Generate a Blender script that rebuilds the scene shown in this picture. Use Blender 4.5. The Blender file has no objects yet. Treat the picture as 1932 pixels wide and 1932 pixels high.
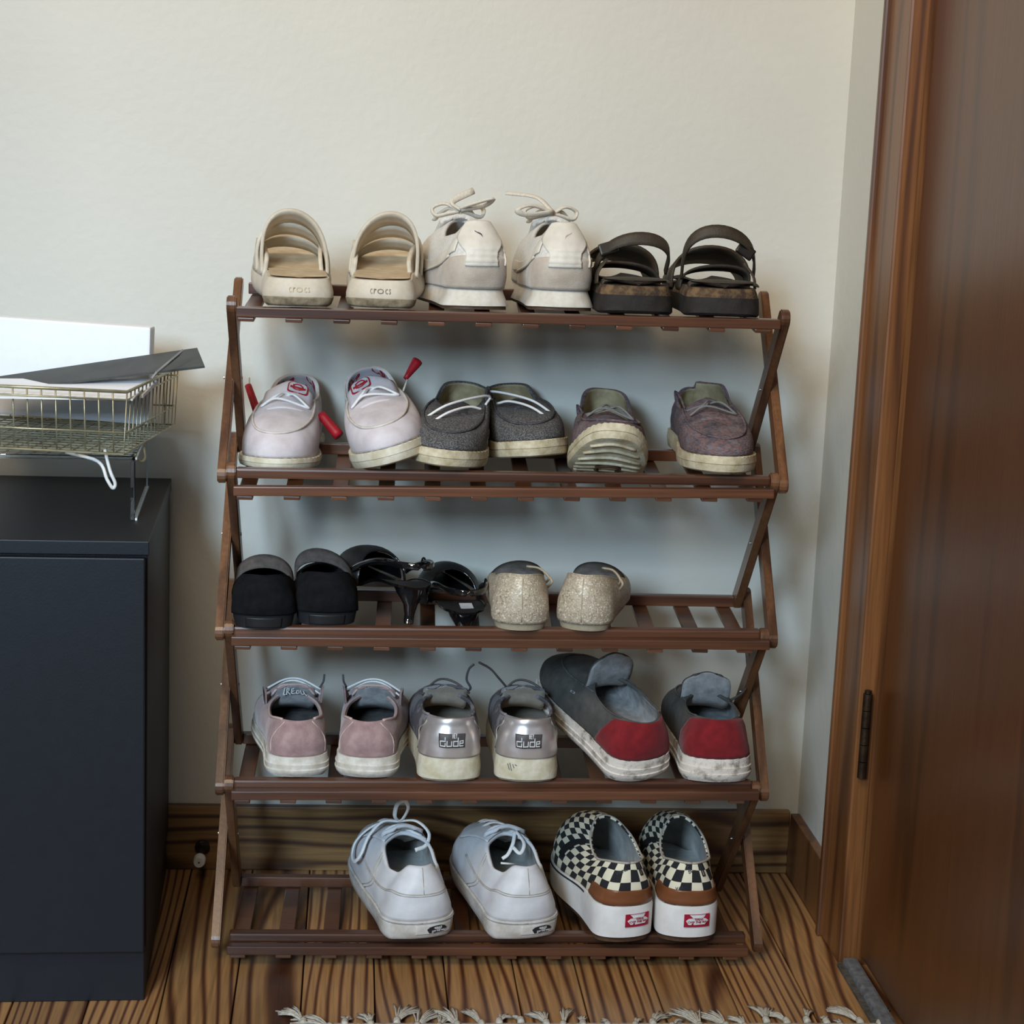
import bpy, bmesh, math, random
import numpy as np
from mathutils import Vector, Matrix, Euler, noise
random.seed(7); rng = np.random.default_rng(5)
SC = bpy.context.scene; COL = SC.collection
PI = math.pi

# ------------------------------------------------------------------ camera, world, light, exposure
CF, CPOS = 3547.8, np.array([-.1983, -2.3383, 1.0600])
YAW, PITCH, ROLL = .0878, .1894, .0400
def cam_axes():
    f = np.array([math.sin(YAW)*math.cos(PITCH), math.cos(YAW)*math.cos(PITCH), -math.sin(PITCH)])
    r = np.array([math.cos(YAW), -math.sin(YAW), 0.]); u = np.cross(r, f)
    c, s = math.cos(ROLL), math.sin(ROLL)
    return c*r+s*u, -s*r+c*u, f
CR, CU, CFW = cam_axes()
cd = bpy.data.cameras.new('camera'); cam = bpy.data.objects.new('camera', cd); COL.objects.link(cam)
cam.matrix_world = Matrix(((CR[0], CU[0], -CFW[0], CPOS[0]), (CR[1], CU[1], -CFW[1], CPOS[1]), (CR[2], CU[2], -CFW[2], CPOS[2]), (0, 0, 0, 1)))
cd.sensor_width = 36; cd.lens = CF/1932*36; cd.clip_start = .05
SC.camera = cam
SC.view_settings.view_transform = 'Standard'; SC.view_settings.look = 'None'
SC.view_settings.gamma = 1; SC.view_settings.use_curve_mapping = False
SC.view_settings.exposure = 0.0
W = bpy.data.worlds.new('room_ambient'); SC.world = W; W.use_nodes = True
bg = W.node_tree.nodes['Background']; bg.inputs[0].default_value = (.80, .90, 1.0, 1); bg.inputs[1].default_value = .085
def area(name, loc, target, sx, sy, power, color):
    l = bpy.data.lights.new(name, 'AREA'); l.shape = 'RECTANGLE'; l.size = sx; l.size_y = sy; l.energy = power; l.color = color
    o = bpy.data.objects.new(name, l); COL.objects.link(o); o.location = loc
    o.rotation_euler = (Vector(target)-Vector(loc)).to_track_quat('-Z', 'Y').to_euler()
    return o
cl_ = area('ceiling_bounce_light', (-.9, -2.0, 2.75), (.1, .33, 1.5), 1.5, 1.2, 24, (1.0, .82, .60))
cl_.data.spread = math.radians(110)
wl_ = area('window_light', (-1.3, -3.3, 1.80), (-.40, .33, .20), .65, .75, 15, (.57, .79, 1.0)); wl_.data.spread = math.radians(62)

def at(px, py, axis, val):                       # the point of the plane (axis = val) seen at a pixel of the photograph
    d = CFW + CR*(px-966)/CF - CU*(py-966)/CF
    return CPOS + d*(val-CPOS[axis])/d[axis]

# ------------------------------------------------------------------ materials
def nodes(name):
    m = bpy.data.materials.new(name); m.use_nodes = True
    nt = m.node_tree; return m, nt, nt.nodes['Principled BSDF']
def N(nt, kind, **kw):
    n = nt.nodes.new(kind)
    for k, v in kw.items():
        if k.startswith('i_'):
            n.inputs[int(k[2:]) if k[2:].isdigit() else k[2:]].default_value = v
        else: setattr(n, k, v)
    return n
def ramp(nt, stops):
    r = nt.nodes.new('ShaderNodeValToRGB'); e = r.color_ramp.elements
    while len(e) > 1: e.remove(e[-1])
    e[0].position = stops[0][0]; e[0].color = (*stops[0][1], 1)
    for p, c in stops[1:]:
        x = e.new(p); x.color = (*c, 1)
    return r
def srgb(r, g, b):
    f = lambda c: ((c/255+.055)/1.055)**2.4 if c/255 > .04045 else c/255/12.92
    return (f(r), f(g), f(b))
def mat(name, c1, c2=None, rough=.6, scale=60., bump=.15, bscale=None, metal=0., spec=.4, lo=.35, hi=.7, detail=4., coat=0., bdist=.002, stretch=(1, 1, 1), sheen=0.):
    m, nt, b = nodes(name); L = nt.links.new
    tc = N(nt, 'ShaderNodeTexCoord'); mp = N(nt, 'ShaderNodeMapping'); mp.inputs['Scale'].default_value = stretch
    L(tc.outputs['Object'], mp.inputs[0])
    n1 = N(nt, 'ShaderNodeTexNoise', i_Scale=scale, i_Detail=detail, i_Roughness=.6); L(mp.outputs[0], n1.inputs['Vector'])
    if c2 is None: c2 = tuple(x*.8 for x in c1)
    r = ramp(nt, [(lo, c2), (hi, c1)]); L(n1.outputs['Fac'], r.inputs[0]); L(r.outputs[0], b.inputs['Base Color'])
    b.inputs['Roughness'].default_value = rough; b.inputs['Metallic'].default_value = metal
    b.inputs['Specular IOR Level'].default_value = spec; b.inputs['Coat Weight'].default_value = coat
    b.inputs['Sheen Weight'].default_value = sheen
    if bump:
        n2 = N(nt, 'ShaderNodeTexNoise', i_Scale=bscale or scale*6, i_Detail=3.); L(mp.outputs[0], n2.inputs['Vector'])
        bp = N(nt, 'ShaderNodeBump', i_Strength=bump, i_Distance=bdist); L(n2.outputs['Fac'], bp.inputs['Height']); L(bp.outputs[0], b.inputs['Normal'])
    return m
def wood(name, light, mid, dark, axis=1, freq=60., distort=3., rough=.45, rand=True, coat=.1, along=.35, fine=.35):
    """growth rings running along an axis of the object, another offset for every board"""
    m, nt, b = nodes(name); L = nt.links.new
    tc = N(nt, 'ShaderNodeTexCoord'); oi = N(nt, 'ShaderNodeObjectInfo')
    mul = N(nt, 'ShaderNodeVectorMath', operation='SCALE'); mul.inputs[0].default_value = (3.7, 5.1, 2.3)
    sc = N(nt, 'ShaderNodeMath', operation='MULTIPLY', i_1=9.); L(oi.outputs['Random'], sc.inputs[0]); L(sc.outputs[0], mul.inputs['Scale'])
    add = N(nt, 'ShaderNodeVectorMath', operation='ADD'); L(tc.outputs['Object'], add.inputs[0]); L(mul.outputs[0], add.inputs[1])
    st = [1., 1., 1.]; st[axis] = along*.3
    mp = N(nt, 'ShaderNodeMapping'); mp.inputs['Scale'].default_value = st; L(add.outputs[0], mp.inputs[0])
    n1 = N(nt, 'ShaderNodeTexNoise', i_Scale=7., i_Detail=2., i_Roughness=.45); L(mp.outputs[0], n1.inputs['Vector'])
    f = N(nt, 'ShaderNodeMath', operation='MULTIPLY', i_1=freq); L(n1.outputs['Fac'], f.inputs[0])
    sep = N(nt, 'ShaderNodeSeparateXYZ'); L(add.outputs[0], sep.inputs[0])
    o = {0: 1, 1: 0, 2: 0}[axis]
    dm = N(nt, 'ShaderNodeMapRange', i_3=distort*(45 if rand else 100), i_4=distort*(165 if rand else 100)); wn0 = N(nt, 'ShaderNodeTexWhiteNoise', noise_dimensions='1D')
    sc0 = N(nt, 'ShaderNodeMath', operation='MULTIPLY', i_1=31.7); L(oi.outputs['Random'], sc0.inputs[0]); L(sc0.outputs[0], wn0.inputs['W']); L(wn0.outputs['Value'], dm.inputs[0])
    f2 = N(nt, 'ShaderNodeMath', operation='MULTIPLY_ADD'); L(dm.outputs[0], f2.inputs[1]); L(sep.outputs[o if axis != 0 else 2], f2.inputs[0]); L(f.outputs[0], f2.inputs[2])
    sn = N(nt, 'ShaderNodeMath', operation='SINE'); L(f2.outputs[0], sn.inputs[0])
    rg = N(nt, 'ShaderNodeMapRange', i_1=-1., i_2=1.); L(sn.outputs[0], rg.inputs[0])
    r = ramp(nt, [(0, dark), (.22, mid), (.55, light), (1, tuple(x*.92 for x in light))]); L(rg.outputs[0], r.inputs[0])
    st2 = [260., 260., 260.]; st2[axis] = 9.
    mp2 = N(nt, 'ShaderNodeMapping'); mp2.inputs['Scale'].default_value = st2; L(add.outputs[0], mp2.inputs[0])
    n2 = N(nt, 'ShaderNodeTexNoise', i_Scale=1., i_Detail=3.); L(mp2.outputs[0], n2.inputs['Vector'])
    r2 = ramp(nt, [(.3, (1-fine,)*3), (.65, (1, 1, 1))]); L(n2.outputs['Fac'], r2.inputs[0])
    mx = N(nt, 'ShaderNodeMix', data_type='RGBA', blend_type='MULTIPLY'); mx.inputs[0].default_value = 1
    L(r.outputs[0], mx.inputs[6]); L(r2.outputs[0], mx.inputs[7])
    hv = N(nt, 'ShaderNodeHueSaturation'); L(mx.outputs[2], hv.inputs['Color'])
    vr = N(nt, 'ShaderNodeMapRange', i_3=.72, i_4=1.22)
    wn = N(nt, 'ShaderNodeTexWhiteNoise', noise_dimensions='1D'); L(sc.outputs[0], wn.inputs['W'])
    if rand: L(wn.outputs['Value'], vr.inputs[0]); L(vr.outputs[0], hv.inputs['Value'])
    L(hv.outputs[0], b.inputs['Base Color'])
    b.inputs['Roughness'].default_value = rough; b.inputs['Coat Weight'].default_value = coat; b.inputs['Coat Roughness'].default_value = .3
    bp = N(nt, 'ShaderNodeBump', i_Strength=.25, i_Distance=.0006); L(n2.outputs['Fac'], bp.inputs['Height']); L(bp.outputs[0], b.inputs['Normal'])
    return m

M = {}
def wall_mat(name, c):
    m, nt, b = nodes(name); L = nt.links.new
    tc = N(nt, 'ShaderNodeTexCoord')
    n1 = N(nt, 'ShaderNodeTexNoise', i_Scale=70., i_Detail=3.); L(tc.outputs['Object'], n1.inputs['Vector'])
    n3 = N(nt, 'ShaderNodeTexNoise', i_Scale=4., i_Detail=3.); L(tc.outputs['Object'], n3.inputs['Vector'])
    r = ramp(nt, [(.3, tuple(x*.95 for x in c)), (.7, c)]); L(n3.outputs['Fac'], r.inputs[0]); L(r.outputs[0], b.inputs['Base Color'])
    b.inputs['Roughness'].default_value = .55; b.inputs['Specular IOR Level'].default_value = .35
    bp = N(nt, 'ShaderNodeBump', i_Strength=.35, i_Distance=.0022); L(n1.outputs['Fac'], bp.inputs['Height']); L(bp.outputs[0], b.inputs['Normal'])
    return m
M['wall'] = wall_mat('painted_plaster', (.66, .642, .575))
M['floor'] = wood('pine_floor_board', (.42, .215, .08), (.28, .122, .042), (.085, .027, .011), axis=1, freq=64, distort=3.6, rough=.38, coat=.2, along=.34)
M['gap'] = mat('floor_gap_dirt', (.02, .012, .008), bump=0)
M['base'] = wood('baseboard_wood', (.30, .165, .06), (.19, .092, .033), (.065, .027, .011), axis=0, freq=40, distort=2.2, rough=.4, coat=.2, rand=False, along=.9)
M['casing'] = wood('door_casing_wood', (.21, .082, .024), (.165, .06, .017), (.10, .035, .010), axis=2, freq=30, distort=1.5, rough=.4, coat=.2, rand=True)
M['door'] = wood('door_wood', (.125, .042, .010), (.11, .036, .008), (.08, .026, .006), axis=2, freq=20, distort=.6, rough=.35, coat=.2, rand=False, fine=.2)
M['rack'] = wood('brown_bamboo', (.145, .055, .025), (.11, .040, .018), (.075, .027, .013), axis=0, freq=20, distort=1.2, rough=.33, coat=.3, fine=.3)
M['rackz'] = wood('brown_bamboo_upright', (.18, .078, .034), (.14, .058, .026), (.095, .038, .018), axis=2, freq=20, distort=1.2, rough=.33, coat=.3, fine=.3)
M['rivet'] = mat('rivet_metal', (.8, .78, .75), rough=.25, metal=1, bump=0)
M['cab'] = mat('black_cabinet', (.0055, .0065, .010), (.004, .005, .008), rough=.5, bump=.05)
M['brass'] = mat('dark_hinge_metal', (.09, .06, .035), (.05, .03, .02), rough=.4, metal=.8, bump=.2)

# ------------------------------------------------------------------ mesh helpers
def link(name, me, parent=None, m=None):
    o = bpy.data.objects.new(name, me); COL.objects.link(o)
    if parent is not None: o.parent = parent
    if m is not None and hasattr(me, 'materials') and not len(me.materials):
        for q in (m if isinstance(m, (list, tuple)) else [m]): me.materials.append(q)
    return o
def mk(name, V, F, m, parent=None, smooth=True, uv=None, fm=None, solid=0., sub=0, offset=-1., rim=None, edge_split=None):
    me = bpy.data.meshes.new(name); me.from_pydata([tuple(map(float, v)) for v in V], [], [tuple(f) for f in F])
    if smooth: me.polygons.foreach_set('use_smooth', [True]*len(me.polygons))
    if uv is not None:
        ul = me.uv_layers.new(name='UVMap'); li = np.zeros(len(me.loops), dtype=np.int32); me.loops.foreach_get('vertex_index', li)
        ul.data.foreach_set('uv', np.asarray(uv, dtype=np.float32)[li].ravel())
    if fm is not None: me.polygons.foreach_set('material_index', fm)
    me.update()
    o = link(name, me, parent, m)
    if solid:
        s = o.modifiers.new('thickness', 'SOLIDIFY'); s.thickness = solid; s.offset = offset; s.use_even_offset = False
        if isinstance(m, (list, tuple)) and len(m) > 1: s.material_offset = 1; s.material_offset_rim = rim if rim is not None else 0
    if sub: q = o.modifiers.new('smooth', 'SUBSURF'); q.levels = q.render_levels = sub
    if edge_split: me.set_sharp_from_angle(angle=math.radians(edge_split))
    return o
def boxes(name, bxs, m, parent=None, bev=.0, rot=None):
    """one mesh of bevelled boxes (centre, size)"""
    bm = bmesh.new()
    for c, s in bxs:
        r = bmesh.ops.create_cube(bm, size=1.)
        bmesh.ops.scale(bm, vec=s, verts=r['verts']); bmesh.ops.translate(bm, vec=c, verts=r['verts'])
    if bev: bmesh.ops.bevel(bm, geom=bm.edges[:], offset=bev, segments=2, profile=.6, affect='EDGES')
    me = bpy.data.meshes.new(name); bm.to_mesh(me); bm.free()
    return link(name, me, parent, m)
def smooth_path(P, n=6, closed=False):
    P = [np.asarray(p, float) for p in P]; k = len(P); out = []
    if k < 3: return P
    for i in range(k if closed else k-1):
        p1, p2 = P[i], P[(i+1) % k]
        p0 = P[i-1] if (i > 0 or closed) else 2*p1-p2
        p3 = P[(i+2) % k] if (i+2 < k or closed) else 2*p2-p1
        for j in range(n):
            t = j/n
            out.append(.5*((2*p1)+(-p0+p2)*t+(2*p0-5*p1+4*p2-p3)*t*t+(-p0+3*p1-3*p2+p3)*t**3))
    if not closed: out.append(P[-1])
    return out
def tube_data(P, r, sides=8, flat=1., nref=None, closed=False, r_end=None):
    P = [np.asarray(p, float) for p in P]; k = len(P); V = []; F = []
    ref = None
    for i in range(k):
        a = P[i-1] if (i > 0 or closed) else P[i]; c = P[(i+1) % k] if (i < k-1 or closed) else P[i]
        d = c-a; d = d/(np.linalg.norm(d)+1e-12)
        if nref is not None: n = np.asarray(nref[i] if hasattr(nref[0], '__len__') else nref, float)
        else: n = ref if ref is not None else (np.array([0, 0, 1.]) if abs(d[2]) < .9 else np.array([1., 0, 0]))
        n = n-d*(n@d); n /= np.linalg.norm(n)+1e-12; ref = n; b = np.cross(d, n)
        rr = r if r_end is None else r+(r_end-r)*i/(k-1)
        for j in range(sides):
            t = 2*PI*j/sides; V.append(P[i]+rr*(math.cos(t)*b+flat*math.sin(t)*n))
    for i in range(k if closed else k-1):
        for j in range(sides):
            a, b2 = i*sides+j, i*sides+(j+1) % sides; c = ((i+1) % k)*sides
            F.append((a, b2, c+(j+1) % sides, c+j))
    if not closed: F.append(tuple(range(sides-1, -1, -1))); F.append(tuple((k-1)*sides+j for j in range(sides)))
    return V, F
def tubes(name, paths, r, m, parent=None, sides=8, flat=1., n=5, closed=False, nref=None, r_end=None):
    V = []; F = []
    for P in paths:
        v, f = tube_data(smooth_path(P, n, closed) if n else P, r, sides, flat, nref, closed, r_end); o = len(V); V += v; F += [tuple(i+o for i in q) for q in f]
    return mk(name, V, F, m, parent)
def tag(o, label, cat, group=None):
    o['label'] = label; o['category'] = cat
    if group: o['group'] = group
    return o
def thing(name, label, cat, group=None, loc=(0, 0, 0), mtx=None):
    o = bpy.data.objects.new(name, None); COL.objects.link(o); o.empty_display_size = .02
    o.matrix_world = mtx if mtx is not None else Matrix.Translation(loc)
    return tag(o, label, cat, group)
def structure(o): o['kind'] = 'structure'; return o

# ------------------------------------------------------------------ room
YW, XW = .329, .489
structure(boxes('wall_back', [((0.0, YW+.05, 1.2), (2.6, .1, 2.6))], M['wall']))
structure(boxes('wall_right', [((XW+.05, .2355, 1.2), (.1, .187, 2.6))], M['wall']))
FLOOR = structure(boxes('floor', [((-.1, -.6, -.033), (2.4, 2.0, .02))], M['gap']))
edges = [-1.155, -1.06, -.968, -.876, -.785, -.692, -.600, -.508, -.418, -.3285, -.2443, -.152, -.060, .0314, .1144, .2128, .3085, .4042, .60]
for i, (a, b) in enumerate(zip(edges[:-1], edges[1:])):
    bm = bmesh.new(); r = bmesh.ops.create_cube(bm, size=1.)
    bmesh.ops.scale(bm, vec=(b-a-.0019, 1.9, .022), verts=bm.verts[:])
    bmesh.ops.bevel(bm, geom=[e for e in bm.edges if abs(e.verts[0].co.z-e.verts[1].co.z) < .001 and e.verts[0].co.z > 0 and abs(e.verts[0].co.y-e.verts[1].co.y) > .5], offset=.0009, segments=1, affect='EDGES')
    me = bpy.data.meshes.new('plank'); bm.to_mesh(me); bm.free()
    o = link('plank', me, FLOOR, M['floor']); o.location = ((a+b)/2, -.621, -.011)
# baseboards
def board(name, loc, size, m, bev=.002): return boxes(name, [(loc, size)], m, None, bev)
structure(boxes('baseboard_back', [((-.40, YW-.0065, .0495), (1.75, .013, .099))], M['base'], None, .002))
structure(boxes('baseboard_right', [((XW-.007, .2065, .0485), (.014, .218, .097))], M['casing'], None, .002))
# door casing, door, hinge, threshold
CAS = structure(boxes('trim_1', [((.4855, .0385, 1.15), (.026, .093, 2.3))], M['casing'], None, .003))
structure(boxes('back_band', [((.480, .0905, 1.15), (.029, .012, 2.3))], M['casing'], CAS, .003))
DOOR = structure(boxes('door_1', [((.519, -.445, 1.06), (.036, .86, 2.09))], M['door'], None, .003))
structure(boxes('trim_2', [((.520, -.0045, 1.15), (.05, .006, 2.3))], M['casing'], None, .001))
p0, p1 = at(1633, 1308, 1, -.016), at(1630, 1468, 1, -.016)
hx = (p0[0]+p1[0])/2
V = []; F = []
for k in range(5):
    za = p1[2]+(p0[2]-p1[2])*k/5+.0006; zb = p1[2]+(p0[2]-p1[2])*(k+1)/5-.0006
    v, f = tube_data([(hx, -.016, za), (hx, -.016, zb)], .0062, 12); o = len(V); V += v; F += [tuple(i+o for i in q) for q in f]
HG = mk('hinge', V, F, M['brass'], DOOR, edge_split=40)
v, f = tube_data([(hx, -.016, p0[2]), (hx, -.016, p0[2]+.004)], .0045, 10); mk('hinge_pin', v, f, M['brass'], HG, edge_split=40)
M['thr'] = mat('grey_threshold', (.20, .20, .21), (.10, .10, .10), rough=.7, scale=90, bump=.4)
TH = boxes('door_threshold', [((.487, -.46, .0065), (.020, .90, .013))], M['thr'], None, .005)
boxes('strip', [((.476, -.46, .0025), (.012, .90, .005))], mat('worn_threshold', (.13, .11, .09), (.05, .04, .03), rough=.8, scale=120, bump=.5), TH, .001)
tag(TH, 'worn grey threshold strip on the floor along the foot of the brown door', 'threshold')

# ------------------------------------------------------------------ shoe rack
ZT = [.862, .654, .446, .238, .0303]             # joint height of each tier
RW = .35; LT = .0115; DB = .192                  # half width to the outside of the inner legs, leg thickness, depth
RTOP = [z+.008 for z in ZT]
# measured joint ends at the front (inner leg outside) of every tier
fl = [at(x, y, 1, 0.)[0] for x, y in ((428, 578), (428, 890), (424, 1191), (424, 1484), (416, 1770))]
fr = [at(x, y, 1, 0.)[0] for x, y in ((1488, 603), (1468, 915), (1448, 1207), (1432, 1495), (1420, 1778))]
zl = [at(x, y, 1, 0.)[2] for x, y in ((437, 580), (413, 893), (409, 1190), (408, 1483), (400, 1771))]
zr = [at(x, y, 1, 0.)[2] for x, y in ((1480, 606), (1483, 914), (1463, 1206), (1447, 1494), (1435, 1779))]
bl = [-.350]*5; br = [.350, .352, .352, .350, .349]
RACK = thing('shoe_rack', 'dark brown wooden five-tier folding shoe rack with slatted shelves and crossed legs against wall', 'shoe rack', loc=(0, 0, 0))
def stadium(name, a, b, hw, x0, th, m, parent, ext=.012):
    """a flat bar with round ends lying in the plane of the side frame, from a to b = (y, z)"""
    a = np.array(a); b = np.array(b); d = b-a; d /= np.linalg.norm(d); n = np.array([-d[1], d[0]]); pts = []
    a = a-d*(ext-hw); b = b+d*(ext-hw)
    for j in range(9):
        t = PI/2+PI*j/8; pts.append(a+hw*(math.cos(t)*d+math.sin(t)*n))
    for j in range(9):
        t = -PI/2+PI*j/8; pts.append(b+hw*(math.cos(t)*d+math.sin(t)*n))
    bm = bmesh.new()
    A = [bm.verts.new((x0[0] if j < 9 else x0[1], p[0], p[1])) for j, p in enumerate(pts)]
    B = [bm.verts.new(((x0[0] if j < 9 else x0[1])+th, p[0], p[1])) for j, p in enumerate(pts)]
    f1 = bm.faces.new(A); f2 = bm.faces.new(B[::-1])
    for j in range(18): bm.faces.new((A[j-1], B[j-1], B[j], A[j]))
    bmesh.ops.recalc_face_normals(bm, faces=bm.faces[:])
    bmesh.ops.bevel(bm, geom=list(f1.edges)+list(f2.edges), offset=.0015, segments=2, affect='EDGES')
    me = bpy.data.meshes.new(name); bm.to_mesh(me); bm.free()
    return link(name, me, parent, m)
HWL = .0115
for k in range(4):
    for s, F0, Z in ((-1, fl, zl), (1, fr, zr)):
        Bk = bl if s < 0 else br
        # inner bar: front of tier k down to the back of tier k+1; outer bar: back of tier k down to the front of tier k+1
        xa, xb = (F0[k], Bk[k+1]) if s < 0 else (F0[k]-LT, Bk[k+1]-LT)
        la = stadium('leg', (0, Z[k]+.003), (DB, Z[k+1]+.006), HWL, (xa, xb), LT, M['rackz'], RACK)
        xa, xb = (Bk[k]-LT, F0[k+1]-LT) if s < 0 else (Bk[k], F0[k+1])
        if k == 0 and s < 0: xa += .004
        lb = stadium('leg', (DB, Z[k]+.012), (0, Z[k+1]), HWL, (xa, xb), LT, M['rackz'], RACK)
        # pivot rivet
        yc, zc = DB/2, (Z[k]+Z[k+1])/2+.005
        xB, xA = (Bk[k]+F0[k+1])/2, (F0[k]+Bk[k+1])/2
        for xq, own in (((xB-LT-.0006, lb), (xA+LT+.0006, la)) if s < 0 else ((xB+LT+.0006, lb), (xA-LT-.0006, la))):
            v, f = tube_data([(xq-.0008, yc, zc), (xq+.0008, yc, zc)], .0022, 10); mk('rivet', v, f, M['rivet'], own, edge_split=40)
def bar(name, pa, pb, sy, sz, m, bev=.0015):
    """a straight bar between two points, square section"""
    pa = np.array(pa); pb = np.array(pb); L = np.linalg.norm(pb-pa)
    o = boxes(name, [((0, 0, 0), (L, sy, sz))], m, RACK, bev)
    d = (pb-pa)/L
    o.location = (pa+pb)/2; o.rotation_euler = (0, -math.asin(d[2]), math.atan2(d[1], d[0]))
    return o
SUP = []                                         # standing height of every tier, left and right
for k in range(5):
    x0, x1 = fl[k]+LT, fr[k]-LT
    cz = (zl[k], zr[k])
    if k == 0:
        a0, a1 = at(440, 588, 1, -.004), at(1472, 612, 1, -.004)
        bar('front_rail', (x0, 0, a0[2]), (x1, 0, a1[2]), .018, .0125, M['rack'])
        SUP.append((a0[2]+.0063, a1[2]+.0063)); low = (a0[2]-.0063, a1[2]-.0063)
    else:
        up = [(892, 900), (895.5, 1197.5), (1481, 1484), (1770, 1771)]
        yy = {1: (893, 909), 2: (1192, 1199), 3: (1481, 1485), 4: (1770, 1773)}[k]
        a0, a1 = at(440, yy[0], 1, -.008), at(1450, yy[1], 1, -.008)
        bar('cross_rail', (x0, 0, a0[2]), (x1, 0, a1[2]), .016, .0130, M['rack'], .003)
        SUP.append((a0[2]+.0065, a1[2]+.0065))
        yy = {1: (926, 931), 2: (1209, 1217), 3: (1500, 1501), 4: (1792, 1796)}[k]
        a0, a1 = at(437, yy[0], 1, -.020), at(1438, yy[1], 1, -.020)
        xr = at({1: 1460, 2: 1452, 3: 1432, 4: 1411}[k], yy[1], 1, -.020)[0]
        bar('front_rail', (x0-.002, -.0165, a0[2]), (xr, -.0165, a1[2]), .014, .0120, M['rack'])
        low = (a0[2]-.006, a1[2]-.006)
    zb0, zb1 = zl[k]+.004, zr[k]+.004
    if k == 0: zb0 += .006; zb1 += .006
    bar('back_rail', (bl[k]+LT, DB, zb0), (br[k]-LT, DB, zb1), .014, .015, M['rack'])
    # twelve slats under the rails
    n = 12; yf = -.008 if k == 0 else -.021
    for j in range(n):
        q = j/(n-1); xf = x0+.012+(x1-x0-.034)*q; xbk = bl[k]+.026+(br[k]-bl[k]-.052)*q
        zf = low[0]+(low[1]-low[0])*q-.0027; zb = zb0+(zb1-zb0)*q-.0103
        p, r = np.array((xf, yf, zf)), np.array((xbk, DB+.006, zb)); d = r-p; Ls = np.linalg.norm(d)
        if j == 0:
            sm = boxes('slat', [((0, 0, 0), (.0205, Ls, .005))], M['rack'], RACK, .0012); me = sm.data; s_ = sm
        else: s_ = link('slat', me, RACK)
        s_.location = (p+r)/2; s_.rotation_euler = (math.asin(d[2]/Ls), 0, -math.atan2(d[0], d[1]))
def sup(k, x):
    a, b = SUP[k]; t = (x+.34)/.68; return a+(b-a)*t
# ------------------------------------------------------------------ shoes: one generator of lasts, soles and uppers
def itp(pts, t):
    """smooth interpolation through (t, value) points"""
    xs = [p[0] for p in pts]; ys = [p[1] for p in pts]
    if t <= xs[0]: return ys[0]
    if t >= xs[-1]: return ys[-1]
    i = max(j for j in range(len(xs)) if xs[j] <= t)
    i = min(i, len(xs)-2)
    h = xs[i+1]-xs[i]; s = (t-xs[i])/h
    def sl(j):
        if j == 0 or j == len(xs)-1: return 0. if j == 0 else (ys[-1]-ys[-2])/(xs[-1]-xs[-2])*.5
        a = (ys[j]-ys[j-1])/(xs[j]-xs[j-1]); b = (ys[j+1]-ys[j])/(xs[j+1]-xs[j])
        return 0. if a*b <= 0 else 2*a*b/(a+b)
    m0, m1 = sl(i)*h, sl(i+1)*h
    return (2*s**3-3*s*s+1)*ys[i]+(s**3-2*s*s+s)*m0+(-2*s**3+3*s*s)*ys[i+1]+(s**3-s*s)*m1
def sst(a, b, x):
    t = min(max((x-a)/(b-a), 0), 1); return t*t*(3-2*t)
def tcos(u): return (1-math.cos(2*PI*u))/2
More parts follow.
